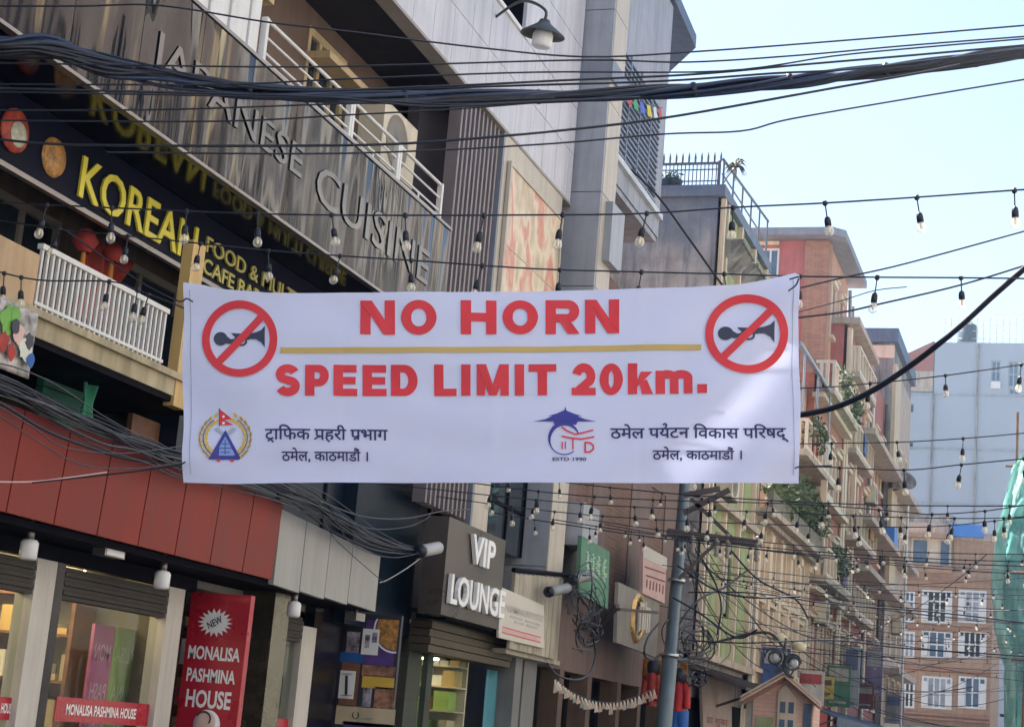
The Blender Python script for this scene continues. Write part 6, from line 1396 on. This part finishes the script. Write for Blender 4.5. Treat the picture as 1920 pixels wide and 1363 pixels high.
p = ony(1697, 905, 66); t = thing('satellite_dish', p, 'grey satellite dish at the corner of the weathered concrete house', 'satellite dish')
mb = MB(); mb.lathe(p, [(.001, 0), (.2, .03), (.38, .12), (.4, .14), (.36, .11), (.001, -.02)], 20, (.4, -.8, .45)); mb.build('dish', m_conc, t); B('mount', m_rust, t, 'tube', crom([p, p+A(-.1, .25, -.15), (-6.75, p[1]+.3, p[2]-.3)]), .035); B('feed', m_rust, t, 'bar', p, p+A(.16, -.34, .2), .02)
# plaster lines, pipes and stains on the far block
mb = MB()
for z in (14.5, 18.0, 21.5, 25.0): mb.box(-14, 6, 109.94, 109.99, z, z+.12)
each(mb, 'floor_line', mat('blue_grey_line', (.315, .35, .41), .7, streak=.4), bpy.data.objects['blue_grey_block'])
mb = MB()
for x in (-8.6, -5.9): mb.rod((x, 109.9, 10), (x, 109.9, 28.4 if x > -7 else 25.2), .07, 6)
each(mb, 'wall_pipe', m_conc, bpy.data.objects['blue_grey_block'])
# green chairs and table seen on the near balcony
for k, y in enumerate((11.9, 12.35)):
    t = thing('garden_chair', (-8.2, y, 4.33), ('nearer' if k == 0 else 'farther')+' dark chair standing behind the white balcony railing', 'chair')
    B('seat', m_wood, t, 'box', -8.4, -8.0, y, y+.36, 4.55, 4.59); B('backrest', m_wood, t, 'box', -8.42, -8.38, y, y+.36, 4.6, 5.02)
    for dx in (-8.38, -8.04):
        for dy in (.02, .31): B('leg', m_wood, t, 'box', dx, dx+.03, y+dy, y+dy+.03, 4.33, 4.55)

# ------------------------------------------------------------------ street pole with crossarms
PX, PY = onx(1262, 1000, -6.0)[:2]; t = thing('utility_pole', (-6.0, PY, .14), 'steel street pole with iron crossarms and hanging cables', 'utility pole')
b, tp = onx(1243, 1380, -6.0), onx(1287, 880, -6.0); d = (tp-b)/(tp[2]-b[2]); base = b+d*(.14-b[2]); top = b+d*(6.6-b[2])
B('shaft', m_pole, t, 'tube', [base, base+(top-base)*.45, base+(top-base)*.452, top], [.125, .125, .1, .09], 14)
def pp3(x, y, X=-6.0): return onx(x, y, X)
mb = MB(); mb.bar(ony(1252, 996, PY), ony(1428, 1018, PY), .07, .09); mb.bar(ony(1252, 1000, PY+.14), ony(1428, 1022, PY+.14), .07, .09); each(mb, 'crossarm', m_rust, t)
mb = MB(); mb.bar(ony(1282, 962, PY), ony(1368, 918, PY), .06, .08); mb.bar(ony(1282, 928, PY), ony(1350, 916, PY), .06, .08); mb.bar(ony(1296, 935, PY), ony(1372, 1008, PY), .06); mb.bar(ony(1272, 1085, PY), ony(1345, 1015, PY), .05); each(mb, 'brace', m_rust, t)
mb = MB()
for x in (1300, 1345, 1365, 1420):
    p = ony(x, 1003+(x-1252)*.12, PY); mb.lathe(p, [(.02, -.25), (.05, -.22), (.03, -.16), (.055, -.12), (.03, -.06), (.05, -.02), (.03, .08), (.05, .12), (.001, .16)], 10)
each(mb, 'insulator', mat('insulator_glaze', (.30, .26, .24), .3), t)
mb = MB()
for y in (1000, 1085, 1230): p = b+d*(onx(1262, y, -6.0)[2]-b[2]); mb.lathe(p, [(.13, -.03), (.145, -.03), (.145, .03), (.13, .03)], 14)
each(mb, 'clamp', m_steel, t)
for k, q in enumerate((((1262, 1120), (1310, 1148), (1380, 1195), (1420, 1180)), ((1270, 1060), (1340, 1105), (1410, 1120), (1500, 1118)), ((1290, 1012), (1330, 1070), (1352, 1130), (1345, 1190)), ((1360, 1020), (1420, 1085), (1490, 1122), (1516, 1160)))):
    mb = MB(); mb.tube(crom([ony(x, y, PY-.1+.1*k) for x, y in q], 6), .016, 5); tag(mb.build('hanging_cable', m_cable), ('cable drooping from the pole to the awning heap', 'cable slung from the pole past the green pilasters', 'cable dropping straight from the crossarm', 'cable slung from the crossarm end over the cream pilasters')[k], 'cable')
# globe street lamps cluster
Yg = 31.5; t = thing('cluster_lamp', ony(1472, 1225, Yg), 'cluster of white globe lamps in dark rims above the gable kiosk', 'lamp')
for x, y, sg in ((1455, 1232, 1), (1489, 1243, -1)):
    p = ony(x, y, Yg); mb = MB(); mb.lathe(p, [(.001, -.09), (.05, -.08), (.09, -.02), (.08, .05), (.03, .09)], 14); o = mb.build('globe', m_lamp, t)
    sp = [p+A(sg*(.09+.07*a/9.5)*math.cos(a), -.05-.02*a, (.09+.07*a/9.5)*math.sin(a)) for a in np.linspace(0, 9.5, 34)]
    mb = MB(); mb.tube(sp, .022, 6); mb.build('scroll', m_shade, o)
    mb = MB(); mb.tube([p+A(sg*r*math.cos(a), -.03, r*math.sin(a)) for r, a in zip(np.linspace(.10, .26, 20), np.linspace(2.4, -1.6, 20))], .022, 6); mb.build('scroll', m_shade, o)
B('stem', m_shade, t, 'tube', crom([ony(1472, 1258, Yg), ony(1472, 1215, Yg), ony(1474, 1196, Yg)]), .028); 
mb = MB()
for x, y in ((1453, 1232), (1489, 1244)): mb.tube(crom([ony(1472, 1250, Yg), ony((x+1472)/2, y+22, Yg), ony(x, y+10, Yg)], 4), .018, 6)
mb.build('arm', m_shade, t); q = ony(1472, 1215, Yg); B('wall_arm', m_shade, t, 'tube', crom([q, (q[0]-.6, q[1]+1.2, q[2]+.35), (-6.98, q[1]+3.2, q[2]+.2)], 6), .028)
for x, y in ((1462, 1196), (1498, 1212)):
    p = ony(x, y, Yg+1); mb = MB(); mb.lathe(p, [(.001, -.08), (.13, -.06), (.15, .04), (.03, .09), (.001, .1)], 14); o = mb.build('shade', mat('cream_shade', (.62, .56, .36), .6), t)
# garments hung outside
def garment(lab, cat, m, x0, y0, x1, y1, Y, sleeves):
    a, b = ony(x0, y1, Y), ony(x1, y0, Y); t = thing('hanging_'+cat, ((a[0]+b[0])/2, Y, a[2]), lab, cat); w, h = b[0]-a[0], b[2]-a[2]; cx = (a[0]+b[0])/2
    if sleeves:
        prof = [(0, .30), (.25, .30), (.55, .33), (.8, .34), (.93, .26), (1, .12)]; mb = MB(); vs = []
        for v, r in prof:
            for k in range(14): th = 2*math.pi*k/14; vs.append((cx+w*r*math.cos(th)*(1+.06*math.sin(3*th+v*7)), Y+.12*math.sin(th), a[2]+h*v))
        mb.add(vs, [(i*14+k, i*14+(k+1) % 14, (i+1)*14+(k+1) % 14, (i+1)*14+k) for i in range(5) for k in range(14)], True); mb.build('body', m, t)
        for s in (-1, 1): B('sleeve', m, t, 'tube', crom([(cx+s*w*.24, Y, a[2]+h*.92), (cx+s*w*.42, Y-.02, a[2]+h*.6), (cx+s*w*.46, Y-.03, a[2]+h*.15)]), [.075]*8+[.065]*8+[.06], 8)
        mb = MB(); mb.lathe((cx, Y, a[2]+h*.98), [(.09, 0), (.11, .06), (.12, .15), (.07, .24), (.001, .26)], 12); mb.build('hood', m_ink, t)
    else:
        for s in (-1, 1): B('leg', m, t, 'tube', [(cx+s*w*.2, Y, a[2]-.3), (cx+s*w*.2, Y, a[2]+h*.5), (cx+s*w*.12, Y, b[2])], [.09, .11, .13], 10)
garment('bright red jacket with a dark hood hung outside behind the street pole', 'jacket', m_redj, 1252, 1280, 1292, 1334, 28.5, True)
garment('blue trousers hung below the red jacket', 'trousers', m_bluej, 1254, 1334, 1290, 1385, 28.5, False)
garment('red garment hung left of the street pole under the orange cloth', 'garment', m_redcl, 1206, 1262, 1240, 1322, 28.5, True)
cloth('orange_cloth', m_org, YP(28.7), ony(1205, 1260, 28.7)[0], ony(1288, 1260, 28.7)[0], ony(1240, 1282, 28.7)[2], ony(1240, 1236, 28.7)[2], .04, 'orange cloth stretched above the hanging red garments', 'cloth', 3)
# ------------------------------------------------------------------ thin sunlit air
HAZE = 0.001
if HAZE:
    mb = MB(); mb.box(-60, 60, -40, 160, -1, 45); hz = mb.build('haze', (lambda m: m)(bpy.data.materials.new('haze_air')), None, A(0, 60, -1)); tag(hz, kind='stuff')
    m = hz.data.materials[0]; m.use_nodes = True; t_ = m.node_tree; t_.nodes.remove(t_.nodes['Principled BSDF']); v = t_.nodes.new('ShaderNodeVolumePrincipled')
    v.inputs['Color'].default_value = (.72, .88, 1, 1); v.inputs['Density'].default_value = HAZE; v.inputs['Anisotropy'].default_value = 0
    t_.links.new(v.outputs[0], t_.nodes['Material Output'].inputs['Volume'])
for o in bpy.data.objects:
    if '_w' in o.keys(): del o['_w']
